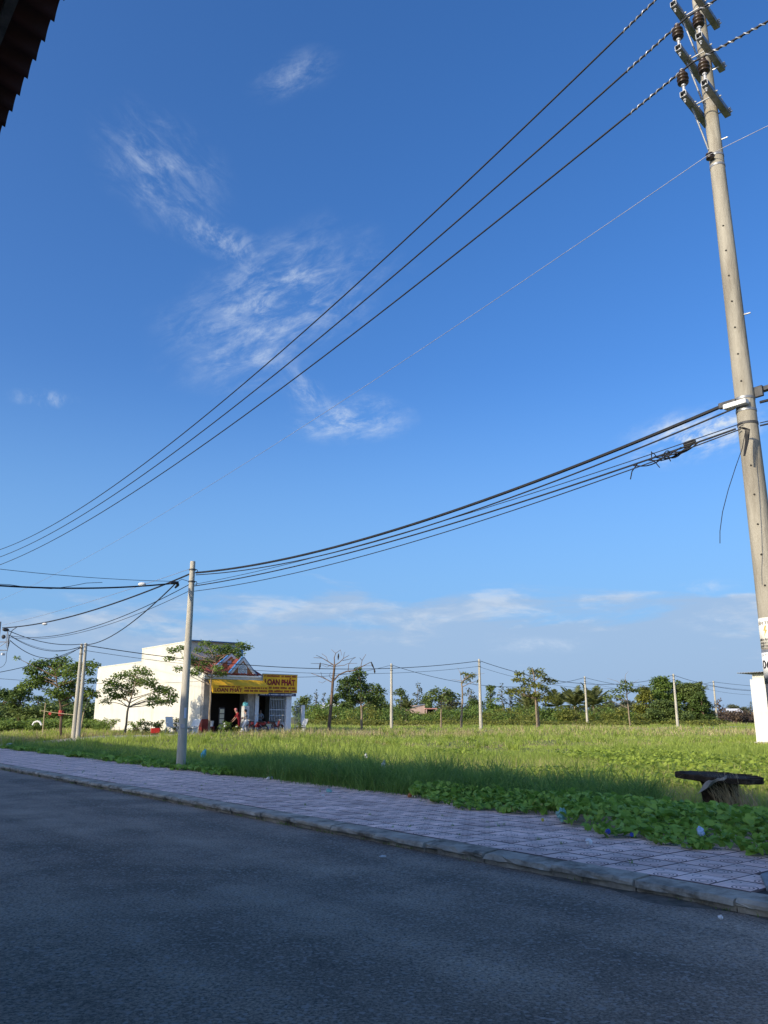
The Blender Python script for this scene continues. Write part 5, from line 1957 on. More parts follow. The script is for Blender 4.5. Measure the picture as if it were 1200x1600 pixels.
def rot_mats(yaw, pitch, roll):
    cy_, sy_ = np.cos(yaw), np.sin(yaw)
    cx_, sx_ = np.cos(pitch), np.sin(pitch)
    cz2, sz2 = np.cos(roll), np.sin(roll)
    Z = np.zeros_like(yaw)
    O = np.ones_like(yaw)
    Rz = np.stack([np.stack([cy_, -sy_, Z], -1), np.stack([sy_, cy_, Z], -1), np.stack([Z, Z, O], -1)], -2)
    Rx = np.stack([np.stack([O, Z, Z], -1), np.stack([Z, cx_, -sx_], -1), np.stack([Z, sx_, cx_], -1)], -2)
    Ry = np.stack([np.stack([cz2, Z, sz2], -1), np.stack([Z, O, Z], -1), np.stack([-sz2, Z, cz2], -1)], -2)
    return Rz @ Rx @ Ry


def vine_patch(label, inside, bounds, count, hfun, nobj, seed, size=(0.06, 0.125)):
    r = np.random.default_rng(seed)
    n_ = r.uniform(bounds[0], bounds[1], count * 3)
    s_ = r.uniform(bounds[2], bounds[3], count * 3)
    k = inside(n_, s_, r)
    n_, s_ = n_[k][:count], s_[k][:count]
    c_ = len(n_)
    X, Y = RN.x * n_ + RD.x * s_, RN.y * n_ + RD.y * s_
    base = np.where(n_ < 10.75, 0.13, ground_z(X, Y))
    top = hfun(n_, s_)
    z = base + 0.02 + top * r.uniform(0.15, 1.0, c_) ** 0.7
    sc = r.uniform(size[0], size[1], c_)
    yaw = r.uniform(0, 2 * np.pi, c_)
    yaw = np.where(r.random(c_) < 0.6, math.pi - ROT * 0 + r.normal(0.6, 0.8, c_), yaw)
    pitch = r.normal(-0.25, 0.45, c_)
    roll = r.normal(0, 0.4, c_)
    root = empty('creeping_vine', (float(X.mean()), float(Y.mean()), 0.1), 0, label, 'vine')
    off = Vector(root.location)
    dist = X ** 2 + Y ** 2 - 6 * (z - base)
    order = np.argsort(dist)
    for i in order[:nobj]:
        o = link('leaf', vine_me[int(r.integers(9))], root)
        o.matrix_local = Matrix.Translation(Vector((X[i], Y[i], z[i])) - off) @ Matrix(rot_mats(yaw[i:i + 1], pitch[i:i + 1], roll[i:i + 1])[0].tolist()).to_4x4() @ Matrix.Scale(float(sc[i]), 4)
    rest = order[nobj:]
    if len(rest):
        Rm = rot_mats(yaw[rest], pitch[rest], roll[rest])
        Vv = np.einsum('nij,kj->nki', Rm, LV) * sc[rest][:, None, None] + np.stack([X, Y, z], -1)[rest][:, None, :] - np.array(off)[None, None]
        Ff = (np.arange(len(rest))[:, None, None] * len(LV) + LF[None]).reshape(-1, 3)
        tag(link('leaves', np_mesh('leaves', Vv.reshape(-1, 3), Ff, m_vine), root), kind='stuff')
    # trailing stems
    mb = MB()
    for j in range(16):
        i = order[int(r.integers(0, max(2, len(order) // 3)))]
        p0 = Vector((X[i], Y[i], base[i] + 0.02)) - off
        dr = RN * float(r.uniform(0.2, 1.0)) + RD * float(r.uniform(-0.6, 0.6))
        mb.tube([p0, p0 + dr * 0.35 + Vector((0, 0, 0.03)), p0 + dr * 0.8 + Vector((0, 0, 0.05))], 0.005, 4)
    st_ = mb.build('stems', m_vine, root)
    st_['kind'] = 'stuff'
    return root


def in_big(n, s, r):
    e = np.interp(s, [2.0, 4.7, 5.5, 6.2, 7.7, 8.6], [9.0, 8.95, 9.0, 8.85, 9.25, 10.2]) + 0.16 * np.sin(s * 5.2) + 0.10 * np.sin(s * 11)
    b_ = np.interp(s, [2.0, 5, 7, 9.2], [13.4, 13.0, 12.4, 11.2]) + 0.2 * np.sin(s * 3)
    return (n > e) & (n < b_) & (s < 9.0)


vine_patch('dense heart-leaved vine sprawling over the footpath at the right', in_big, (8.7, 14, 2.2, 9.0), 5200,
           lambda n, s: 0.07 + 0.24 * sstep(9.0, 10.2, n) - 0.17 * sstep(10.8, 12.2, n), 300, 3, (0.055, 0.15))


def in_mid(n, s, r):
    e = np.interp(s, [8.6, 9.4, 10.5, 11.8, 12.6], [10.2, 9.75, 9.7, 10.15, 10.6]) + 0.12 * np.sin(s * 6)
    return (n > e) & (n < 11.2)


vine_patch('smaller heart-leaved vine clump between the footpath and the tall grass', in_mid, (9.5, 11.3, 8.6, 12.6), 1100,
           lambda n, s: 0.07 + 0.20 * sstep(9.8, 10.8, n), 120, 8, (0.07, 0.13))


def in_pole(n, s, r):
    return (n > 10.25 + 0.2 * np.sin(s * 3)) & (n < 11.3) & ~((n - 10.45) ** 2 + (s - 23.6) ** 2 < 0.05)


vine_patch('low leafy weeds around the foot of the slim footpath pole', in_pole, (10.1, 11.4, 19.5, 27.5), 1500,
           lambda n, s: 0.10 + 0.12 * sstep(10.3, 11, n), 40, 12, (0.08, 0.15))
vine_patch('low leafy weeds along the far left edge of the footpath', lambda n, s, r: n > 10.5 + 0.25 * np.sin(s * 1.7), (10.2, 11.8, 27.5, 43), 2200,
           lambda n, s: 0.12 + 0 * n, 20, 13, (0.10, 0.2))

# sunlit leafy creeper out in the field
r = np.random.default_rng(17)
X = r.uniform(-4, 22, 60000)
Y = r.uniform(15, 36, 60000)
n_ = RN.x * X + RN.y * Y
k = mask_ok(X, Y) & (n_ > 15.2) & (n_ < 27) & (wob(X, Y, 0.45, 61) + 0.3 * (X > 6) + r.normal(0, 0.12, 60000) > 0.42) & (np.abs(X) < 0.52 * Y + 2)
X, Y = X[k][:15000], Y[k][:15000]
Rm = rot_mats(r.uniform(0, 6.28, len(X)), r.normal(-0.1, 0.5, len(X)), r.normal(0, 0.5, len(X)))
LV4 = np.array([(0, 0, 0), (-0.45, 0.4, 0.12), (0, 1, 0), (0.45, 0.4, 0.12)])
sc = r.uniform(0.07, 0.15, len(X))
Vv = np.einsum('nij,kj->nki', Rm, LV4) * sc[:, None, None] + np.stack([X, Y, ground_z(X, Y) + r.uniform(0.08, 0.34, len(X))], -1)[:, None, :]
Ff = np.arange(len(X))[:, None] * 4 + np.array([0, 3, 2, 1])[None]
m_creep = leafmat('sunlit_creeper', (0.19, 0.275, 0.034), (0.37, 0.45, 0.075), 0.7, 0.6, 0.35)
tag(link('creeper', np_mesh('creeper', Vv.reshape(-1, 3), Ff, m_creep)), 'bright green leafy creeper patches in the sunny field', 'creeper', kind='stuff')


# ---- trees
m_bark = mat('pale_bark', (0.19, 0.145, 0.095), (0.30, 0.235, 0.165), rough=0.9, scale=5, bump=0.4, stretch=(1, 1, 0.4))
m_barkd = mat('brown_bark', (0.11, 0.075, 0.05), (0.18, 0.125, 0.085), rough=0.9, scale=5, bump=0.4, stretch=(1, 1, 0.4))
LEAF = {
    'fresh': leafmat('leaf_fresh', (0.075, 0.135, 0.024), (0.21, 0.285, 0.06), 0.8, 0.55, 0.3),
    'dark': leafmat('leaf_dark', (0.052, 0.095, 0.022), (0.14, 0.195, 0.048), 0.7, 0.55, 0.25),
    'mid': leafmat('leaf_mid', (0.07, 0.115, 0.03), (0.18, 0.225, 0.06), 0.6, 0.55, 0.25),
    'yellow': leafmat('leaf_yellow', (0.09, 0.12, 0.022), (0.26, 0.26, 0.05), 0.9, 0.55, 0.3),
    'grey': leafmat('leaf_grey', (0.07, 0.088, 0.05), (0.16, 0.17, 0.10), 0.7, 0.55, 0.2),
    'dry': leafmat('leaf_dry', (0.09, 0.065, 0.045), (0.16, 0.115, 0.075), 0.8, 0.6, 0.15),
}


def leaf_cloud(clumps, size, dens, rg_, droop=0.3, narrow=0.38, shell=0.5):
    """clumps: (centre, (rx, ry, rz)); diamond leaves through the volume"""
    VV = []
    for c_, r_ in clumps:
        n = max(8, int(17 * dens * (r_[0] * r_[1] * 0.55 + r_[0] * r_[2]) / (size * size)))
        d = rg_.normal(0, 1, (n, 3))
        d /= np.linalg.norm(d, axis=1)[:, None]
        q = d * (rg_.uniform(0, 1, n) ** shell)[:, None] * np.array(r_)[None] * rg_.uniform(0.8, 1.2, (n, 1)) + np.array(c_)[None]
        yaw = np.arctan2(d[:, 1], d[:, 0]) - np.pi / 2 + rg_.normal(0, 0.8, n)
        Rm_ = rot_mats(yaw, rg_.normal(-droop, 0.5, n), rg_.normal(0, 0.5, n))
        sc_ = size * rg_.uniform(0.6, 1.35, n)
        lv = np.array([(0, 0, 0), (-narrow, 0.5, 0.06), (0, 1, -0.08), (narrow, 0.5, 0.06)])
        VV.append(np.einsum('nij,kj->nki', Rm_, lv) * sc_[:, None, None] + q[:, None, :])
    V_ = np.concatenate(VV)
    return V_.reshape(-1, 3), np.arange(len(V_))[:, None] * 4 + np.array([0, 3, 2, 1])[None]


def branch(a, b, sag, n=6):
    a, b = Vector(a), Vector(b)
    out_ = []
    for i in range(n + 1):
        k = i / n
        q = a.lerp(b, k)
        q.z += sag * math.sin(math.pi * k) * (b - a).length
        out_.append(q)
    return out_


def tree_px(trunk_px, clumps_px, Y, label, leaf, bark, r0, rpx, seed, flat=0.45, size=0.17, dens=1.0, twigs=(), second=None, depth=1.0, group='trees in the field'):
    """tree whose outline comes from the photograph; Y is its distance, clumps get a depth of their own"""
    rr = random.Random(seed)
    rgx = np.random.default_rng(seed)
    base = at(*trunk_px[0], Y)
    zg = gz(base.x, base.y)
    root = empty('tree', (base.x, base.y, zg), 0, label, 'tree', group)
    off = Vector(root.location)
    k = Y / F_PX * 1.02
    tp_ = [at(x, y, Y) - off for x, y in trunk_px]
    tp_[0].z = -0.1
    mb = MB()
    nT = len(tp_)
    fine = []
    for i in range(nT - 1):
        for j in range(4):
            fine.append(tp_[i].lerp(tp_[i + 1], j / 4) + Vector((rr.uniform(-1, 1), rr.uniform(-1, 1), 0)) * r0 * 0.25)
    fine.append(tp_[-1])
    L_ = len(fine)
    mb.tube(fine, [r0 * (1 - 0.62 * i / (L_ - 1)) * (1.25 if i == 0 else 1) for i in range(L_)], 8)
    tr = mb.build('trunk', bark, root, smooth=True)
    if second:
        t2 = [at(x, y, Y + 0.25) - off for x, y in second]
        t2[0].z = -0.1
        MB().tube(t2, [r0 * (0.9 - 0.5 * i / (len(t2) - 1)) for i in range(len(t2))], 8).build('trunk', bark, root, smooth=True)
    cl = []
    zmax = max(q.z for q in tp_)
    for (x, y, *rp_) in clumps_px:
        r_ = (rp_[0] if rp_ else rpx) * k * 1.22
        w_ = r_ * rr.uniform(0.9, 1.15)
        spread = min(1.0, abs(x - trunk_px[-1][0]) * k)
        dy = rr.choice((-1, 1)) * rr.uniform(0.1, 1.0) * depth * max(0.5, 1.5 - spread * 0.4)
        c_ = at(x, y, Y + dy) - off
        cl.append((c_, (w_, w_, r_ * (flat + 0.1))))
    bm_ = MB()
    for c_, r_ in cl:
        # leave the trunk lower than the clump
        zt = min(max(c_.z - abs(c_.x - tp_[-1].x) * 0.35 - 0.15, zmax * 0.45), zmax)
        best = min(fine, key=lambda q: abs(q.z - zt))
        bm_.tube(branch(best, c_ - Vector((0, 0, r_[2] * 0.3)), 0.10 * rr.uniform(-0.3, 1)), [r0 * 0.34 * (1 - 0.8 * i / 6) + 0.006 for i in range(7)], 5)
        for t in range(3):
            e_ = c_ + Vector((rr.uniform(-1, 1) * r_[0], rr.uniform(-1, 1) * r_[1], rr.uniform(-0.5, 0.8) * r_[2]))
            bm_.tube([c_ - Vector((0, 0, r_[2] * 0.3)), (c_ + e_) / 2, e_], [0.014, 0.010, 0.006], 4)
    for tw in twigs:
        pts = [at(x, y, Y + 0.15 * i) - off for i, (x, y) in enumerate(tw)]
        bm_.tube(pts, [0.030 * (1 - 0.75 * i / (len(pts) - 1)) for i in range(len(pts))], 5)
    lb = bm_.build('limbs', bark, root)
    lb['kind'] = 'stuff'
    V_, F_ = leaf_cloud(cl, size, dens, rgx)
    tag(link('crown', np_mesh('crown', V_, F_, leaf), root), kind='stuff')
    return root


def zm(pts, ox, oy, k):
    return [(ox + q[0] / k, oy + q[1] / k, *q[2:]) for q in pts]


tree_px([(95, 1146), (95.5, 1112), (92, 1082), (86, 1050)],
        [(58, 1040, 12), (70, 1037, 12), (50, 1047, 10), (98, 1033, 13), (88, 1040, 10), (115, 1043, 12), (125, 1040, 9), (60, 1060, 14), (50, 1068, 12), (72, 1064, 12), (40, 1072, 10), (80, 1052, 11), (96, 1050, 12),
         (110, 1055, 10), (112, 1070, 13), (100, 1068, 9), (142, 1038, 9), (150, 1039, 6), (138, 1050, 8), (142, 1063, 7), (92, 1084, 12), (84, 1082, 10), (104, 1086, 10), (120, 1082, 12), (133, 1080, 12), (146, 1084, 10), (28, 1028, 4)],
        51.5, 'leafy spreading tree left of the twin pole with a rail tied across', LEAF['fresh'], m_barkd, 0.10, 12, 1, flat=0.5, size=0.17, dens=1.0, depth=1.0)
tree_px([(195.5, 1145), (199, 1112), (206, 1085), (214, 1060)],
        [(175, 1066, 10), (187, 1056, 9), (203, 1054, 10), (218, 1048, 10), (230, 1052, 8), (172, 1078, 9), (178, 1088, 9), (166, 1096, 7), (196, 1072, 10), (190, 1086, 9), (206, 1080, 9), (233, 1066, 10), (246, 1076, 10), (258, 1078, 10), (268, 1086, 9),
         (240, 1090, 9), (262, 1096, 8), (250, 1096, 8), (272, 1094, 5), (224, 1064, 9), (212, 1064, 10), (236, 1100, 5), (183, 1072, 8)],
        55.0, 'young feathery tree in front of the long cream wall', LEAF['fresh'], m_bark, 0.085, 10, 2, flat=0.5, size=0.15, dens=0.85, depth=0.8)
tree_px([(326.5, 1148), (328, 1106), (329.5, 1060), (337, 1034)],
        zm([(470, 118), (450, 160), (520, 105), (545, 150), (600, 118), (580, 170), (640, 85), (660, 130), (600, 215), (690, 105), (725, 125), (745, 98), (700, 160), (822, 88), (846, 102), (812, 145), (785, 118), (720, 240), (560, 190), (625, 190), (700, 212), (575, 236), (500, 215), (760, 125), (655, 170)], 130, 980, 3.3333),
        56.5, 'tall thin tree with flat layered crown in front of the shop roof', LEAF['fresh'], m_bark, 0.085, 8.0, 3, flat=0.42, size=0.15, dens=0.8, depth=0.8)
tree_px(zm([(703, 910), (698, 700), (690, 560), (685, 380)], 460, 1005, 6.667),
        zm([(655, 275, 5), (685, 325), (640, 325), (600, 378), (490, 388, 5), (560, 388), (530, 430), (500, 470), (640, 400), (700, 420), (620, 450), (560, 480), (700, 480), (765, 455), (845, 462), (885, 505), (800, 520), (725, 540), (640, 545), (870, 565), (560, 550), (680, 585), (770, 570), (510, 540), (840, 600), (610, 600)], 460, 1005, 6.667),
        67, 'leafy tree with dark rounded crown right of the bare tree', LEAF['dark'], m_bark, 0.10, 8.5, 4, flat=0.6, size=0.18, dens=0.95)
tree_px(zm([(375, 630), (378, 480), (375, 400)], 620, 1020, 5.4545),
        zm([(262, 362), (300, 340), (330, 325), (362, 380), (300, 392), (420, 318, 5), (460, 340, 5), (492, 370), (430, 392), (340, 300, 3), (400, 360), (270, 400)], 620, 1020, 5.4545),
        84, 'small tree with low spreading crown left of the pollarded tree', LEAF['mid'], m_bark, 0.09, 6.5, 5, size=0.26, dens=0.8)
tree_px(zm([(548, 630), (556, 480), (560, 380), (553, 262), (575, 225)], 620, 1020, 5.4545),
        zm([(560, 170, 3), (600, 182), (640, 200), (612, 218), (655, 182), (690, 235, 3), (620, 190), (570, 250, 3)], 620, 1020, 5.4545),
        86, 'pollarded tree with sparse twisted top left of the tallest far pole', LEAF['yellow'], m_bark, 0.13, 4.5, 6, size=0.22, dens=0.55,
        twigs=[zm([(555, 270), (590, 212), (640, 182)], 620, 1020, 5.4545), zm([(552, 262), (540, 170), (515, 125)], 620, 1020, 5.4545), zm([(592, 215), (640, 250), (690, 287)], 620, 1020, 5.4545), zm([(640, 190), (700, 180), (750, 175)], 620, 1020, 5.4545), zm([(560, 240), (520, 235), (460, 225)], 620, 1020, 5.4545)])
tree_px(zm([(235, 625), (226, 430), (212, 200), (190, 90)], 800, 1030, 6),
        zm([(80, 130), (60, 188), (35, 195, 4), (150, 190), (200, 120), (245, 108), (178, 88, 4), (275, 152), (322, 188), (362, 202), (130, 245), (60, 285), (120, 290), (20, 310), (-10, 290, 6), (232, 245), (292, 265), (350, 300), (325, 350), (232, 332), (300, 382), (385, 372), (180, 332), (150, 352, 5), (-40, 300, 5)], 800, 1030, 6),
        80, 'two-stemmed tree with yellowish layered crown right of the tallest far pole', LEAF['yellow'], m_bark, 0.10, 7, 7, flat=0.42, size=0.24, dens=0.8, second=zm([(255, 620), (240, 420), (215, 260)], 800, 1030, 6))
tree_px(zm([(1110, 610), (1082, 400), (1072, 265), (1062, 195)], 800, 1030, 6),
        zm([(1050, 205), (1105, 232), (1030, 245), (1000, 290), (950, 300), (900, 342), (890, 372), (960, 345), (1022, 345), (1000, 368), (1132, 285), (1160, 292), (1050, 265), (1090, 280)], 800, 1030, 6),
        92, 'slim crooked tree with sparse crown left of the big thicket', LEAF['mid'], m_bark, 0.085, 5.5, 8, flat=0.4, size=0.24, dens=0.62,
        twigs=[zm([(1060, 200), (1062, 150), (1090, 110)], 800, 1030, 6), zm([(1040, 240), (980, 205), (890, 178)], 800, 1030, 6), zm([(1100, 240), (1150, 215), (1190, 190)], 800, 1030, 6)])

# bare tree with hanging pods
Yd = 65.3
b0 = at(514, 1141, Yd)
dead = empty('bare_tree', (b0.x, b0.y, gz(b0.x, b0.y)), 0, 'leafless tree with spreading bare branches and dark pods', 'tree')
doff = Vector(dead.location)
rr = random.Random(9)


def dz(pts, r0_, r1_, name='branch', dy=None):
    q = zm(pts, 460, 1005, 6.667)
    dy = rr.uniform(-1.2, 1.2) if dy is None else dy
    P_ = [at(x, y, Yd + dy * i / max(1, len(q) - 1)) - doff for i, (x, y) in enumerate(q)]
    return MB().tube(P_, [r0_ + (r1_ - r0_) * i / (len(P_) - 1) for i in range(len(P_))], 6).build(name, m_barkd, dead, smooth=True), P_


dz([(355, 925), (378, 700), (392, 520), (400, 400), (412, 300), (418, 230)], 0.14, 0.085, 'trunk', 0.0)
for pts, a, b in (([(400, 400), (460, 330), (540, 295), (620, 285), (690, 250), (740, 225), (800, 195)], 0.07, 0.022), ([(690, 250), (705, 180), (745, 115)], 0.03, 0.015), ([(705, 180), (680, 150)], 0.02, 0.012),
                  ([(395, 410), (330, 375), (250, 340), (165, 310)], 0.045, 0.015), ([(330, 375), (285, 340), (275, 300)], 0.02, 0.012), ([(418, 235), (350, 190), (290, 155), (200, 150)], 0.045, 0.015), ([(350, 190), (330, 140), (285, 110)], 0.025, 0.012),
                  ([(415, 245), (300, 215), (170, 210)], 0.03, 0.012), ([(418, 232), (415, 150), (430, 105), (480, 70)], 0.05, 0.015), ([(430, 105), (385, 65)], 0.022, 0.012), ([(480, 70), (495, 130)], 0.018, 0.010), ([(420, 232), (470, 200), (510, 160), (570, 125)], 0.045, 0.014),
                  ([(500, 180), (560, 170), (640, 145)], 0.025, 0.012), ([(425, 240), (520, 230), (560, 210), (655, 210)], 0.028, 0.012), ([(560, 285), (565, 220), (600, 170), (635, 150)], 0.03, 0.014), ([(392, 375), (360, 340), (380, 300)], 0.02, 0.01),
                  ([(300, 160), (240, 130), (225, 125)], 0.018, 0.01), ([(510, 160), (520, 100), (530, 90)], 0.018, 0.01), ([(400, 215), (340, 250), (280, 225)], 0.02, 0.01), ([(330, 390), (290, 415), (250, 400)], 0.015, 0.01), ([(690, 240), (740, 235), (800, 235)], 0.018, 0.01)):
    dz(pts, a, b)
m_pod = mat('dark_pod', (0.02, 0.016, 0.012), rough=0.7)
for pts in ([(460, 108), (458, 140), (455, 175)], [(270, 203), (266, 240), (260, 275)], [(800, 195), (812, 230), (832, 268)], [(832, 268), (836, 295), (838, 315)]):
    q = [at(x, y, Yd) - doff for x, y in zm(pts, 460, 1005, 6.667)]
    MB().tube(q, [0.035, 0.075, 0.02], 6).build('pod', m_pod, dead)


# ---- background trees
def bg_tree(px, top, w, Y, label, leaf, kind='round', bottom=1126, seed=0, size=0.42, dens=0.85, trunk=0.16):
    rr_ = random.Random(seed + int(px))
    rgx = np.random.default_rng(seed + int(px))
    k = Y / F_PX
    t = at(px, top, Y)
    zg = gz(t.x, t.y)
    H_ = t.z - zg
    root = empty('tree', (t.x, t.y, zg), rr_.uniform(0, 6), label, 'tree', 'trees beyond the field')
    W_ = w * k / 2
    cl = []
    if kind == 'slim':
        for i in range(13):
            u = i / 12
            z = H_ * (0.35 + 0.62 * u)
            rr0 = W_ * (0.35 + 0.65 * math.sin(math.pi * min(1, 0.2 + u * 0.8)))
            a = rr_.uniform(0, 6.28)
            cl.append((Vector((math.cos(a) * rr0 * 0.6, math.sin(a) * rr0 * 0.6, z)), (rr0 * 0.55, rr0 * 0.55, H_ * 0.055)))
    elif kind == 'cone':
        for i in range(12):
            u = i / 11
            rr0 = W_ * (1.02 - u)
            a = rr_.uniform(0, 6.28)
            cl.append((Vector((math.cos(a) * rr0 * 0.4, math.sin(a) * rr0 * 0.4, H_ * (0.15 + 0.83 * u))), (rr0 * 0.7 + 0.1, rr0 * 0.7 + 0.1, H_ * 0.06)))
    else:
        lo = 0.05 if kind == 'bush' else 0.36
        nC = 26 if kind == 'bush' else 20
        for i in range(nC):
            u = rr_.random()
            z = lo + (0.93 - lo) * u
            prof = math.sin(math.pi * min(1.0, 0.32 + 0.62 * u)) ** 0.7
            a = rr_.uniform(0, 6.28)
            d = W_ * prof * rr_.uniform(0.25, 0.88)
            r_ = W_ * rr_.uniform(0.26, 0.42)
            cl.append((Vector((math.cos(a) * d, math.sin(a) * d, z * H_)), (r_, r_, min(r_ * 0.75, H_ * 0.14))))
        cl.append((Vector((0, 0, H_ * 0.90)), (W_ * 0.3, W_ * 0.3, H_ * 0.1)))
    mb = MB()
    mb.tube([(0, 0, -0.2), (rr_.uniform(-.1, .1), rr_.uniform(-.1, .1), H_ * 0.4), (rr_.uniform(-.2, .2), rr_.uniform(-.2, .2), H_ * 0.8)], [trunk, trunk * 0.75, trunk * 0.3], 7)
    mb.build('trunk', m_bark if kind == 'slim' else m_barkd, root, smooth=True)
    lm_ = MB()
    for c_, r_ in cl:
        lm_.tube([Vector((0, 0, max(0.2, c_.z - r_[0] * 0.8 - 0.3))), c_], [trunk * 0.35, 0.02], 4)
    lmo = lm_.build('limbs', m_barkd, root)
    lmo['kind'] = 'stuff'
    V_, F_ = leaf_cloud(cl, size, dens, rgx, droop=0.25, narrow=0.4, shell=0.4)
    tag(link('crown', np_mesh('crown', V_, F_, leaf), root), kind='stuff')
    return root


BG = [
    (8, 1076, 50, 92, 'dense dark tree cut by the left edge', 'dark', 'bush'),
    (35, 1068, 46, 86, 'broad dark tree behind the left end of the rail', 'dark', 'round'),
    (62, 1086, 50, 96, 'rounded bushy tree behind the thin upright post', 'mid', 'bush'),
    (98, 1088, 44, 100, 'rounded bushy tree right behind the tree with the rail', 'dark', 'bush'),
    (132, 1086, 44, 94, 'bushy tree behind the twin pole', 'mid', 'bush'),
    (160, 1092, 40, 104, 'bushy tree half hidden by the cream wall end', 'dark', 'bush'),
    (476, 1088, 36, 150, 'rounded green tree just right of the shop railing', 'mid', 'bush'),
    (494, 1080, 13, 165, 'left one of two small pointed dark conifers', 'grey', 'cone'),
    (506, 1083, 11, 166, 'right one of two small pointed dark conifers', 'grey', 'cone'),
    (527, 1082, 38, 140, 'dark tree behind the bare tree trunk', 'dark', 'round'),
    (548, 1090, 40, 146, 'dense tree left behind the dark rounded crown', 'mid', 'bush'),
    (588, 1086, 44, 135, 'dense tree right behind the dark rounded crown', 'mid', 'bush'),
    (603, 1098, 30, 142, 'low bushy tree left of the bare-tree pole', 'fresh', 'bush'),
    (627, 1073, 27, 150, 'tall round-headed tree left of the low brick building', 'mid', 'round'),
    (652, 1066, 17, 165, 'tall wispy tree behind the low brick building', 'grey', 'slim'),
    (664, 1086, 24, 172, 'dark tree behind the roof of the low brick building', 'dark', 'round'),
    (700, 1080, 40, 155, 'grey green tree left of the pollarded tree', 'grey', 'round'),
    (733, 1074, 26, 160, 'wispy grey tree right of the pollarded tree', 'grey', 'slim'),
    (742, 1092, 40, 150, 'low tree behind the foot of the tallest far pole', 'dark', 'bush'),
    (766, 1069, 24, 158, 'broad wispy tree right of the tallest far pole', 'mid', 'round'),
    (774, 1089, 34, 148, 'light green bushy tree right of the tallest far pole', 'fresh', 'bush'),
    (784, 1068, 13, 162, 'tallest slim wispy tree left of the two-stemmed tree', 'grey', 'slim'),
    (797, 1078, 16, 164, 'shorter slim wispy tree left of the two-stemmed tree', 'grey', 'slim'),
    (812, 1083, 18, 166, 'thin grey tree just left of the two-stemmed tree', 'grey', 'slim'),
    (828, 1092, 34, 150, 'dark bushy tree behind the two-stemmed tree', 'dark', 'bush'),
    (952, 1096, 46, 165, 'grey green tree right of the palms', 'grey', 'round'),
    (982, 1094, 40, 160, 'grey green tree behind the slim crooked tree', 'grey', 'round'),
    (1008, 1073, 44, 118, 'yellowish left edge tree of the big thicket', 'yellow', 'bush'),
    (1031, 1058, 58, 122, 'tallest bright tree of the big thicket', 'fresh', 'bush'),
    (1056, 1062, 56, 124, 'dense tree behind the thicket pole', 'fresh', 'bush'),
    (1078, 1066, 54, 121, 'dark rounded tree right of the thicket pole', 'mid', 'bush'),
    (1095, 1082, 40, 118, 'darkest low tree at the right end of the thicket', 'dark', 'bush'),
    (1040, 1094, 76, 112, 'low bushy tree at the foot of the thicket pole', 'mid', 'bush'),
    (1123, 1092, 18, 150, 'thin dry tree just right of the right end pole', 'dry', 'slim'),
    (1146, 1101, 26, 330, 'small distant rounded tree above the brown scrub', 'grey', 'round'),
    (1163, 1105, 22, 330, 'smallest distant tree beside the white wall', 'grey', 'round'),
    (1172, 1096, 10, 330, 'thin distant palm-like tree at the white wall edge', 'grey', 'slim'),
]
for i, (px, top, w, Y, lb, lf, kd) in enumerate(BG):
    bg_tree(px, top, w, Y, lb, LEAF[lf], kd, seed=100 + i, size=0.0023 * Y if Y < 200 else 0.5, dens=(1.25 if 1000 < px < 1105 else 0.75) if kd != 'slim' else 0.5, trunk=0.13 if kd != 'slim' else 0.10)


def hedge(name, label, cat, x0, x1, top0, top1, Y0, Y1, leaf, n, size, seed, gap=None):
    rgx = np.random.default_rng(seed)
    rr_ = random.Random(seed)
    cl = []
    for i in range(n):
        u = rr_.random()
        Y = rr_.uniform(Y0, Y1)
        px = x0 + (x1 - x0) * u
        g_ = at(px, 1120, Y)
        zg = gz(g_.x, g_.y)
        tp_y = rr_.uniform(top0, top1)
        if gap and gap[0] < px < gap[1]:
            tp_y = max(tp_y, 1115)
        tz = at(px, tp_y, Y).z
        hgt = max(0.5, (tz - zg))
        r_ = rr_.uniform(0.8, 1.7)
        cl.append((Vector((g_.x, g_.y, zg + hgt * rr_.uniform(0.35, 0.85))), (r_, r_, hgt * 0.4)))
    V_, F_ = leaf_cloud(cl, size, 0.55, rgx, shell=0.5)
    return tag(link(name, np_mesh(name, V_, F_, leaf)), label, cat, kind='stuff')


hedge('thicket', 'low continuous green scrub at the far side of the field', 'scrub', 462, 1010, 1103, 1116, 112, 140, LEAF['fresh'], 120, 0.26, 41, (632, 682))
hedge('thicket', 'yellowish low scrub patches at the far side of the field', 'scrub', 462, 1010, 1106, 1118, 110, 140, LEAF['yellow'], 60, 0.26, 48, (632, 682))
hedge('thicket', 'dark scrub filling the gaps under the far trees', 'scrub', 462, 1010, 1096, 1110, 150, 175, LEAF['mid'], 100, 0.36, 42)
hedge('thicket', 'dark green scrub behind the left grass', 'scrub', -60, 175, 1098, 1112, 84, 100, LEAF['mid'], 80, 0.30, 43)
hedge('brown_scrub', 'dry brown scrub between the thicket and the white wall', 'scrub', 1104, 1190, 1110, 1117, 135, 150, LEAF['dry'], 40, 0.36, 44)
hedge('thicket', 'distant green scrub right of the thicket', 'scrub', 1080, 1300, 1112, 1117, 240, 330, LEAF['grey'], 50, 0.8, 45)
hedge('weeds', 'tall leafy weeds in front of the left scrub', 'weeds', -40, 150, 1124, 1131, 66, 76, LEAF['fresh'], 90, 0.20, 46)
hedge('weeds', 'grey green weeds at the far edge of the field', 'weeds', 480, 1120, 1124, 1128, 96, 112, LEAF['yellow'], 110, 0.22, 47)


# ---- coconut palms
m_frond = leafmat('palm_leaf', (0.06, 0.085, 0.022), (0.15, 0.16, 0.05), 0.8, 0.5, 0.25)


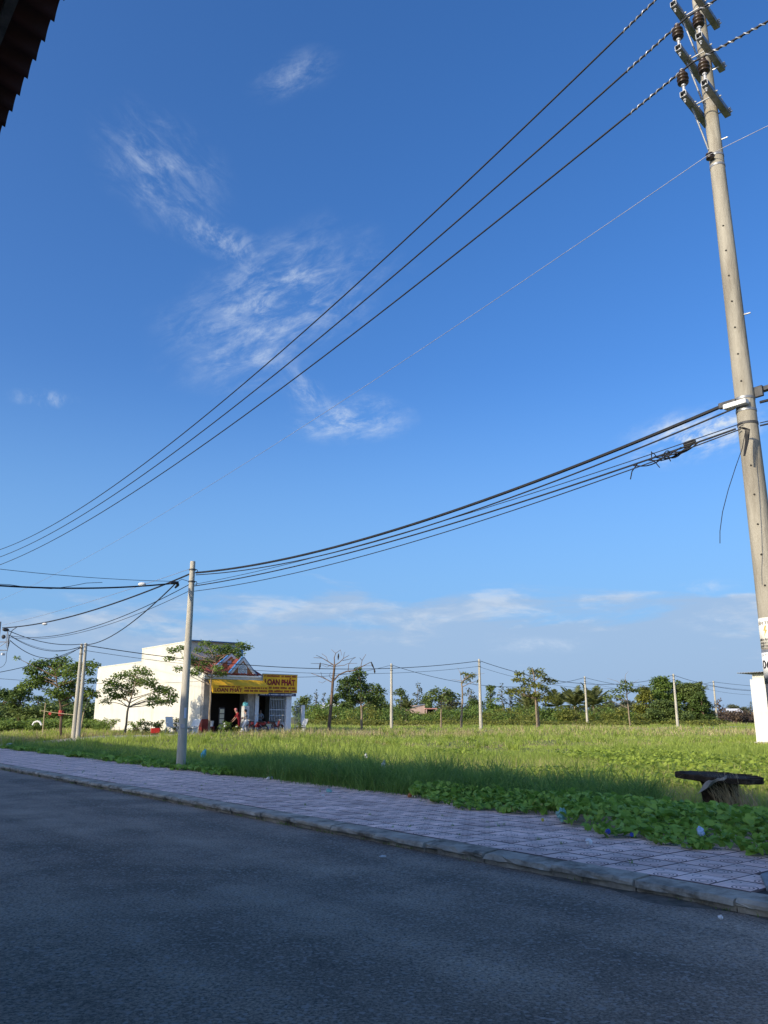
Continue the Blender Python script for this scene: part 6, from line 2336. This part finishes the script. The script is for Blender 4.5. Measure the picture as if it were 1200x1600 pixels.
def frond_mesh(L_, seed):
    r = random.Random(seed)
    mb = MB()
    pts = []
    for i in range(11):
        u = i / 10
        pts.append(Vector((L_ * (u - 0.12 * u * u), 0, L_ * (0.10 * u - 0.30 * u * u))))
    mb.tube(pts, [0.04 * (1 - 0.85 * i / 10) + 0.006 for i in range(11)], 4)
    for i in range(1, 22):
        u = 0.12 + 0.86 * i / 21
        p_ = Vector((L_ * (u - 0.12 * u * u), 0, L_ * (0.10 * u - 0.30 * u * u)))
        ll = L_ * 0.30 * math.sin(math.pi * (0.18 + 0.75 * u)) * r.uniform(0.85, 1.1)
        for s_ in (-1, 1):
            tip = p_ + Vector((ll * 0.55, s_ * ll * 0.72, -ll * r.uniform(0.15, 0.5)))
            o_ = len(mb.v)
            mb.v += [p_ + Vector((-0.07, 0, 0)), p_ + Vector((0.07, 0, 0)), p_.lerp(tip, 0.55) + Vector((0.06, 0, 0.05)), tip]
            mb.face([o_, o_ + 1, o_ + 2, o_ + 3])
    return mb.mesh('frond', m_frond)


FR = [frond_mesh(3.6, k) for k in range(3)]


def palm(px, py, Y, label, sc=1.0, seed=0):
    rr_ = random.Random(seed)
    c_ = at(px, py, Y)
    zg = gz(c_.x, c_.y)
    root = empty('coconut_palm', (c_.x, c_.y, zg), 0, label, 'palm tree', 'coconut palms beyond the field')
    h_ = c_.z - zg
    MB().tube([(0, 0, -0.1), (0.1, 0, h_ * 0.5), (0, 0, h_)], [0.24, 0.17, 0.15], 8).build('trunk', m_bark, root, smooth=True)
    for k in range(28):
        o = link('frond', FR[k % 3], root)
        up = rr_.uniform(-0.75, 1.0) if k > 9 else rr_.uniform(0.95, 1.42)
        o.rotation_euler = Matrix.Rotation(k * 2.4 + rr_.uniform(-.2, .2), 4, 'Z').to_3x3().to_4x4().to_euler()
        o.matrix_local = Matrix.Translation((0, 0, h_)) @ Matrix.Rotation(k * 2.4 + rr_.uniform(-.2, .2), 4, 'Z') @ Matrix.Rotation(-up, 4, 'Y') @ Matrix.Scale(sc * rr_.uniform(0.85, 1.1), 4)
    return root


palm(898, 1104, 128, 'middle coconut palm with the tallest upright fronds', 1.08, 1)
palm(927, 1104, 126, 'coconut palm just right of the thin pole in front of the palms', 1.10, 2)
palm(871, 1105, 134, 'coconut palm right of the two-stemmed tree', 0.9, 3)
palm(826, 1110, 132, 'low dull coconut palm behind the two-stemmed tree', 0.95, 4)
palm(636, 1108, 140, 'small palm at the left wall of the low brick building', 0.55, 5)
palm(1092, 1080, 127, 'yellowish palm crown poking out of the thicket', 0.5, 6)


# ---- shrubs by the shop
def shrub(px, top, w, Y, label, leaf, size=0.12, flowers=None, group=None):
    rgx = np.random.default_rng(int(px) + 7)
    rr_ = random.Random(int(px))
    t = at(px, top, Y)
    n_, s_ = to_ns(t.x, t.y)
    zg = gz(t.x, t.y)
    root = empty('shrub', (t.x, t.y, zg), 0, label, 'shrub', group)
    H_, W_ = t.z - zg, w * Y / F_PX / 2
    cl = []
    st_ = MB()
    for i in range(14):
        a = rr_.uniform(0, 6.28)
        d = W_ * rr_.uniform(0, 0.85)
        z = H_ * rr_.uniform(0.25, 0.9)
        c_ = Vector((math.cos(a) * d, math.sin(a) * d, z))
        cl.append((c_, (W_ * 0.3, W_ * 0.3, H_ * 0.16)))
        st_.tube([(0, 0, -0.05), (c_.x * 0.5, c_.y * 0.5, z * 0.6), c_], [0.02, 0.014, 0.006], 4)
    so = st_.build('stems', m_barkd, root)
    so['kind'] = 'stuff'
    V_, F_ = leaf_cloud(cl, size, 0.6, rgx)
    tag(link('foliage', np_mesh('foliage', V_, F_, leaf), root), kind='stuff')
    if flowers:
        for k in range(flowers):
            c_ = cl[k][0]
            MB().sphere(c_ + Vector((0, -0.12, H_ * 0.14)), 0.085, 8, 5, (1, 1, 0.6)).build('blossom', m_wplast, root)
    return root


shrub(165, 1122, 40, 63, 'weedy shrub at the far end of the cream wall', LEAF['fresh'])
shrub(212, 1123, 26, 58, 'shrub right of the feathery tree trunk', LEAF['fresh'])
shrub(228, 1127, 20, 57, 'low shrub behind the red crate', LEAF['mid'])
shrub(248, 1124, 26, 57.2, 'pale leafy shrub beside the white plastic chair', LEAF['fresh'])
shrub(277, 1121, 30, 58, 'dark shrub behind the low white table', LEAF['dark'])
shrub(356, 1124, 26, 53.6, 'flowering shrub in front of the person in red', LEAF['fresh'], flowers=5)
shrub(371, 1132, 20, 53.4, 'small flowering plant in front of the person in white trousers', LEAF['yellow'], flowers=3)
shrub(468, 1127, 16, 60.5, 'dark potted shrub under the short railing', LEAF['dark'])

# ================================================================== FAR BUILDINGS
m_pink = mat('brick_pink', (0.42, 0.30, 0.25), (0.52, 0.39, 0.32), rough=0.9, scale=1.5)
lbld = at(655, 1117, 145)
lb_ = empty('low_building', (lbld.x, lbld.y, gz(lbld.x, lbld.y)), 0.12, 'low pinkish brick building with flat porch among the far trees', 'building')
MB().b6(-1.9, 1.0, 0, 4, -0.2, 3.1).build('wall', m_pink, lb_)
MB().poly([(-2.0, -0.1, 2.7), (1.05, -0.1, 3.35), (1.05, -0.1, 3.2), (-2.0, -0.1, 2.55)], (0, 4.3, 0)).build('roof', m_steel, lb_)
MB().b6(1.0, 3.1, -0.6, 3, 2.45, 2.62).build('porch_roof', mat('pink_paint', (0.5, 0.24, 0.2)), lb_)
MB().b6(1.02, 3.0, 1.5, 1.6, -0.2, 2.44).build('porch_wall', m_dark, lb_)
for x in (1.1, 2.8):
    MB().b6(x, x + 0.2, -0.5, -0.3, -0.2, 2.448).build('post', m_pink, lb_)
gl = at(514, 1116, 150)
gh = empty('pale_house', (gl.x, gl.y, gz(gl.x, gl.y)), 0.0, 'pale green house half hidden behind the bare tree', 'house')
MB().b6(-1.6, 2.2, 0, 5, -0.2, 2.6).build('wall', mat('pale_green_paint', (0.42, 0.58, 0.52), (0.5, 0.66, 0.6), scale=1), gh)
MB().poly([(-1.9, -0.3, 2.6), (2.5, -0.3, 2.6), (2.5, 2.5, 3.6), (-1.9, 2.5, 3.6)], (0, 0, 0.08)).build('roof', m_white, gh)
MB().b6(-0.4, 0.4, -0.03, -0.004, 0.6, 1.8).build('window', MATS['window_glass'], gh)
fh = at(1150, 1112, 300)
f1 = empty('distant_house', (fh.x, fh.y, gz(fh.x, fh.y)), 0.2, 'tiny pale roofed house beyond the brown scrub', 'house')
MB().b6(-3, 3, 0, 5, 0, 2.4).build('wall', m_wall, f1)
MB().poly([(-3.5, -0.5, 2.4), (3.5, -0.5, 2.4), (3.0, 2.5, 4.0), (-3.0, 2.5, 4.0)], (0, 0, 0.1)).build('roof', m_white, f1)

# ================================================================== SMALL THINGS IN THE GRASS
# dark weathered slab table on a stout pedestal
tbase = gpt(1128, 1266, 0.12)
tz_ = gz(tbase.x, tbase.y)
slab = empty('slab_table', (tbase.x, tbase.y, tz_), 0.0, 'broken dark slab table on a stout pedestal in the vines', 'table')
m_slab = mat('weathered_dark_slab', (0.022, 0.016, 0.012), (0.055, 0.040, 0.030), rough=0.95, spec=0.1, scale=5, bump=0.7, bscale=16, stretch=(0.4, 2, 2), c3=(0.13, 0.10, 0.07), s3=3, l3=(.56, .7))
tz0 = at(1128, 1213, tbase.y).z - tz_
sr2 = random.Random(2)
ntop = 26
outl = []
for k in range(ntop):
    a = 2 * math.pi * k / ntop
    outl.append((0.70 * math.cos(a) * (1 + sr2.uniform(-0.05, 0.04)), 0.60 * math.sin(a) * (1 + sr2.uniform(-0.07, 0.05))))
tilt = Matrix.Rotation(0.055, 3, 'Y') @ Matrix.Rotation(0.03, 3, 'X')
mb = MB()
for z in (-0.06, 0.025):
    for (x, y) in outl:
        mb.v.append(tilt @ Vector((x, y, z + sr2.uniform(-0.008, 0.008))) + Vector((0, 0, tz0)))
mb.face(list(range(ntop))[::-1])
mb.face([ntop + i for i in range(ntop)])
for i in range(ntop):
    j = (i + 1) % ntop
    mb.face([i, j, ntop + j, ntop + i])
slab_o = mb.build('table_top', m_slab, slab, bevel=0.008)
for k in range(9):
    a = sr2.uniform(0, 6.28)
    q = tilt @ Vector((0.6 * math.cos(a), 0.5 * math.sin(a), 0.03)) + Vector((0, 0, tz0))
    MB().box(q, (sr2.uniform(.08, .3), sr2.uniform(.03, .07), 0.012), Matrix.Rotation(sr2.uniform(-0.2, 0.2), 3, 'Z')).build('splinter', m_slab, slab_o)
mb = MB()
prof = [(0.30, -0.1), (0.29, 0.12), (0.27, 0.2), (0.29, tz0 * 0.55), (0.27, tz0 - 0.14), (0.33, tz0 - 0.05)]
mb.lathe(prof, 14)
for v in mb.v:
    v.x *= 1 + sr2.uniform(-0.06, 0.06)
    v.y *= 1 + sr2.uniform(-0.06, 0.06)
mb.build('pedestal', m_slab, slab)
# pale rag hanging from the slab
rag = MB()
g0 = [at(1102, 1221, tbase.y - 0.64), at(1134, 1212.5, tbase.y - 0.64)]
for j in range(6):
    for i in range(8):
        u, w = i / 7, j / 5
        topp = g0[0].lerp(g0[1], u)
        drop = (0.15 * (1 - u) ** 1.2 + 0.025)
        rag.v.append(topp + Vector((-0.14 * w * (1 - u), -0.03 - 0.05 * w * math.sin(u * 9), -drop * w + 0.012 * math.sin(u * 14 + j))))
for j in range(5):
    for i in range(7):
        rag.face([j * 8 + i, j * 8 + i + 1, (j + 1) * 8 + i + 1, (j + 1) * 8 + i])
m_rag = mat('pale_rag', (0.20, 0.19, 0.17), (0.33, 0.31, 0.28), rough=0.9, scale=8, trans=0.2)
ro = rag.build('rag', m_rag, None, smooth=True)
sm = ro.modifiers.new('solid', 'SOLIDIFY')
sm.thickness = 0.006
tag(ro, 'pale torn rag draped under the edge of the slab table', 'rag')
# dry stalks in front of the pedestal
k = 230
q = gpt(1130, 1268, 0.1)
P = np.stack([q.x + rg.normal(0.02, 0.15, k), q.y - 0.45 + rg.normal(0, 0.12, k), np.full(k, 0.1)], -1)
V_, F_ = blades(P, rg.uniform(0.45, 0.80, k), rg.uniform(0.008, 0.014, k), rg.uniform(0.15, 0.75, k), rg.normal(2.9, 0.75, k), 3, rg)
tag(link('dry_stalks', np_mesh('dry_stalks', V_, F_, leafmat('straw_stalk', (0.30, 0.24, 0.14), (0.46, 0.38, 0.24), 1, 0.6, 0.2))), 'dry straw stalks fanning out in front of the slab table', 'grass', kind='stuff')

m_lw = mat('litter_white', (0.62, 0.63, 0.64), (0.75, 0.75, 0.75), rough=0.5, scale=9)
m_lb = mat('litter_blue', (0.025, 0.045, 0.26), (0.04, 0.08, 0.36), rough=0.4, scale=9)
m_lg = mat('litter_green', (0.16, 0.36, 0.33), (0.26, 0.48, 0.44), rough=0.35, scale=9)
m_ll = mat('litter_pale_blue', (0.32, 0.46, 0.66), (0.45, 0.58, 0.75), rough=0.4, scale=9)
m_lo = mat('litter_orange', (0.42, 0.14, 0.05), (0.5, 0.2, 0.08), rough=0.6, scale=9)
for i, (px, py, z, r_, sq, m_, lb) in enumerate((
        (878, 1273, 0.24, 0.095, (1, .8, .8), m_lg, 'crumpled green plastic bag between the two vine clumps'),
        (900, 1279, 0.16, 0.045, (1, .8, .6), m_lw, 'white scrap right of the green plastic bag'),
        (920, 1315, 0.16, 0.05, (1.2, .7, .6), m_lw, 'white crushed carton on the tiles below the vine'),
        (950, 1299, 0.28, 0.034, (1, .8, .7), m_lb, 'deep blue wrapper among the vine leaves'),
        (987, 1304, 0.25, 0.03, (1, .8, .7), m_lb, 'deep blue and white wrapper right of the other blue wrapper'),
        (1095, 1300, 0.28, 0.062, (0.9, .7, .8), m_ll, 'pale blue plastic cup caught in the vine'),
        (1126, 1433, 0.03, 0.02, (1, .8, .7), m_lw, 'small white scrap on the asphalt below the kerb at the right'),
        (598, 1199, 0.30, 0.11, (0.55, .5, 1.5), m_lw, 'white plastic bottle standing in the tall grass'),
        (318, 1179, 0.30, 0.13, (0.8, .6, 1.2), m_cyan, 'turquoise plastic bag in the grass right of the slim pole'),
        (514, 1236, 0.15, 0.07, (1.5, .8, .5), m_lg, 'flat pale green wrapper at the edge of the tiles'),
        (505, 1243, 0.14, 0.03, (1, .8, .6), m_lw, 'tiny white scrap below the flat green wrapper'),
        (640, 1243, 0.16, 0.05, (1.2, .8, .7), m_lo, 'orange brown scrap at the foot of the tall grass'),
        (421, 1216, 0.15, 0.06, (1.2, .8, .6), m_lw, 'white scrap near the footpath edge right of the slim pole'),
        (572, 1181, 0.45, 0.07, (0.8, .6, 1), m_lw, 'small white scrap in the sunny grass beyond the bottle'),
        (716, 1255, 0.15, 0.025, (1, .8, .6), m_lw, 'tiny white crumb by the start of the middle vine clump'),
        (598, 1338, 0.03, 0.03, (1.6, .7, .3), m_lw, 'flat white paper scrap lying on the asphalt'),
        (848, 1281, 0.20, 0.02, (1, 1, 1), mat('litter_yellow', (0.6, 0.5, 0.08)), 'tiny yellow scrap under the middle vine clump'),
        (14, 1163, 0.22, 0.14, (1.6, .8, .4), m_lw, 'white paper scrap in the shaded grass at the far left'))):
    q = gpt(px, py, z)
    crumple(r_, sq, 50 + i, m_, 'litter', (q.x, q.y, z), lb)

# bamboo rail with red ties, thin post, leaning pole
m_bam = mat('bamboo', (0.36, 0.29, 0.17), (0.46, 0.38, 0.24), rough=0.7, scale=6)
m_redr = mat('red_rag', (0.42, 0.05, 0.05), (0.5, 0.08, 0.07), rough=0.8, scale=8)
bb_ = empty('bamboo_rail', at(92, 1116, 51.2), 0, 'thin horizontal bamboo rail tied with red rag to the spreading tree', 'rail')
bo_ = Vector(bb_.location)
MB().tube([at(64, 1110.5, 51.2) - bo_, at(92, 1114.5, 51.2) - bo_, at(116, 1117, 51.2) - bo_], 0.024, 6).build('pole', m_bam, bb_)
MB().lathe([(0.15, -0.16), (0.16, 0.0), (0.15, 0.16)], 12, c=at(95.5, 1114, 51.5) - bo_).build('red_tie', m_redr, bb_)
MB().box(at(78, 1115, 51.15) - bo_, (0.16, 0.02, 0.14), Matrix.Rotation(0.5, 3, 'Y')).build('red_strip', m_redr, bb_)
q = at(68, 1130, 55)
o = MB().tube([(0, 0, -0.1), (0.0, 0, at(67, 1098, 55).z - gz(q.x, q.y))], [0.045, 0.035], 8).build('post', m_bam)
o.location = (q.x, q.y, gz(q.x, q.y))
tag(o, 'thin upright post behind the left end of the bamboo rail', 'post')
q = at(126, 1131, 54)
g_ = Vector((q.x, q.y, gz(q.x, q.y) - 0.05))
o = MB().tube([(0, 0, 0), at(131, 1112, 54) - g_, at(138, 1093, 54) - g_], [0.05, 0.045, 0.035], 8).build('leaning_pole', m_bam)
o.location = g_
tag(o, 'pale bamboo pole leaning right behind the twin pole', 'pole')
q = at(59, 1131, 60)
hp_ = [at(51, 1133, 60), at(53, 1129, 60), at(58, 1127, 60), at(62, 1128, 60), at(65, 1133, 60)]
o = MB().tube(hp_, 0.07, 7).build('hoop', m_white, None, smooth=True)
tag(o, 'white arched hoop in the grass near the thin post', 'hoop')
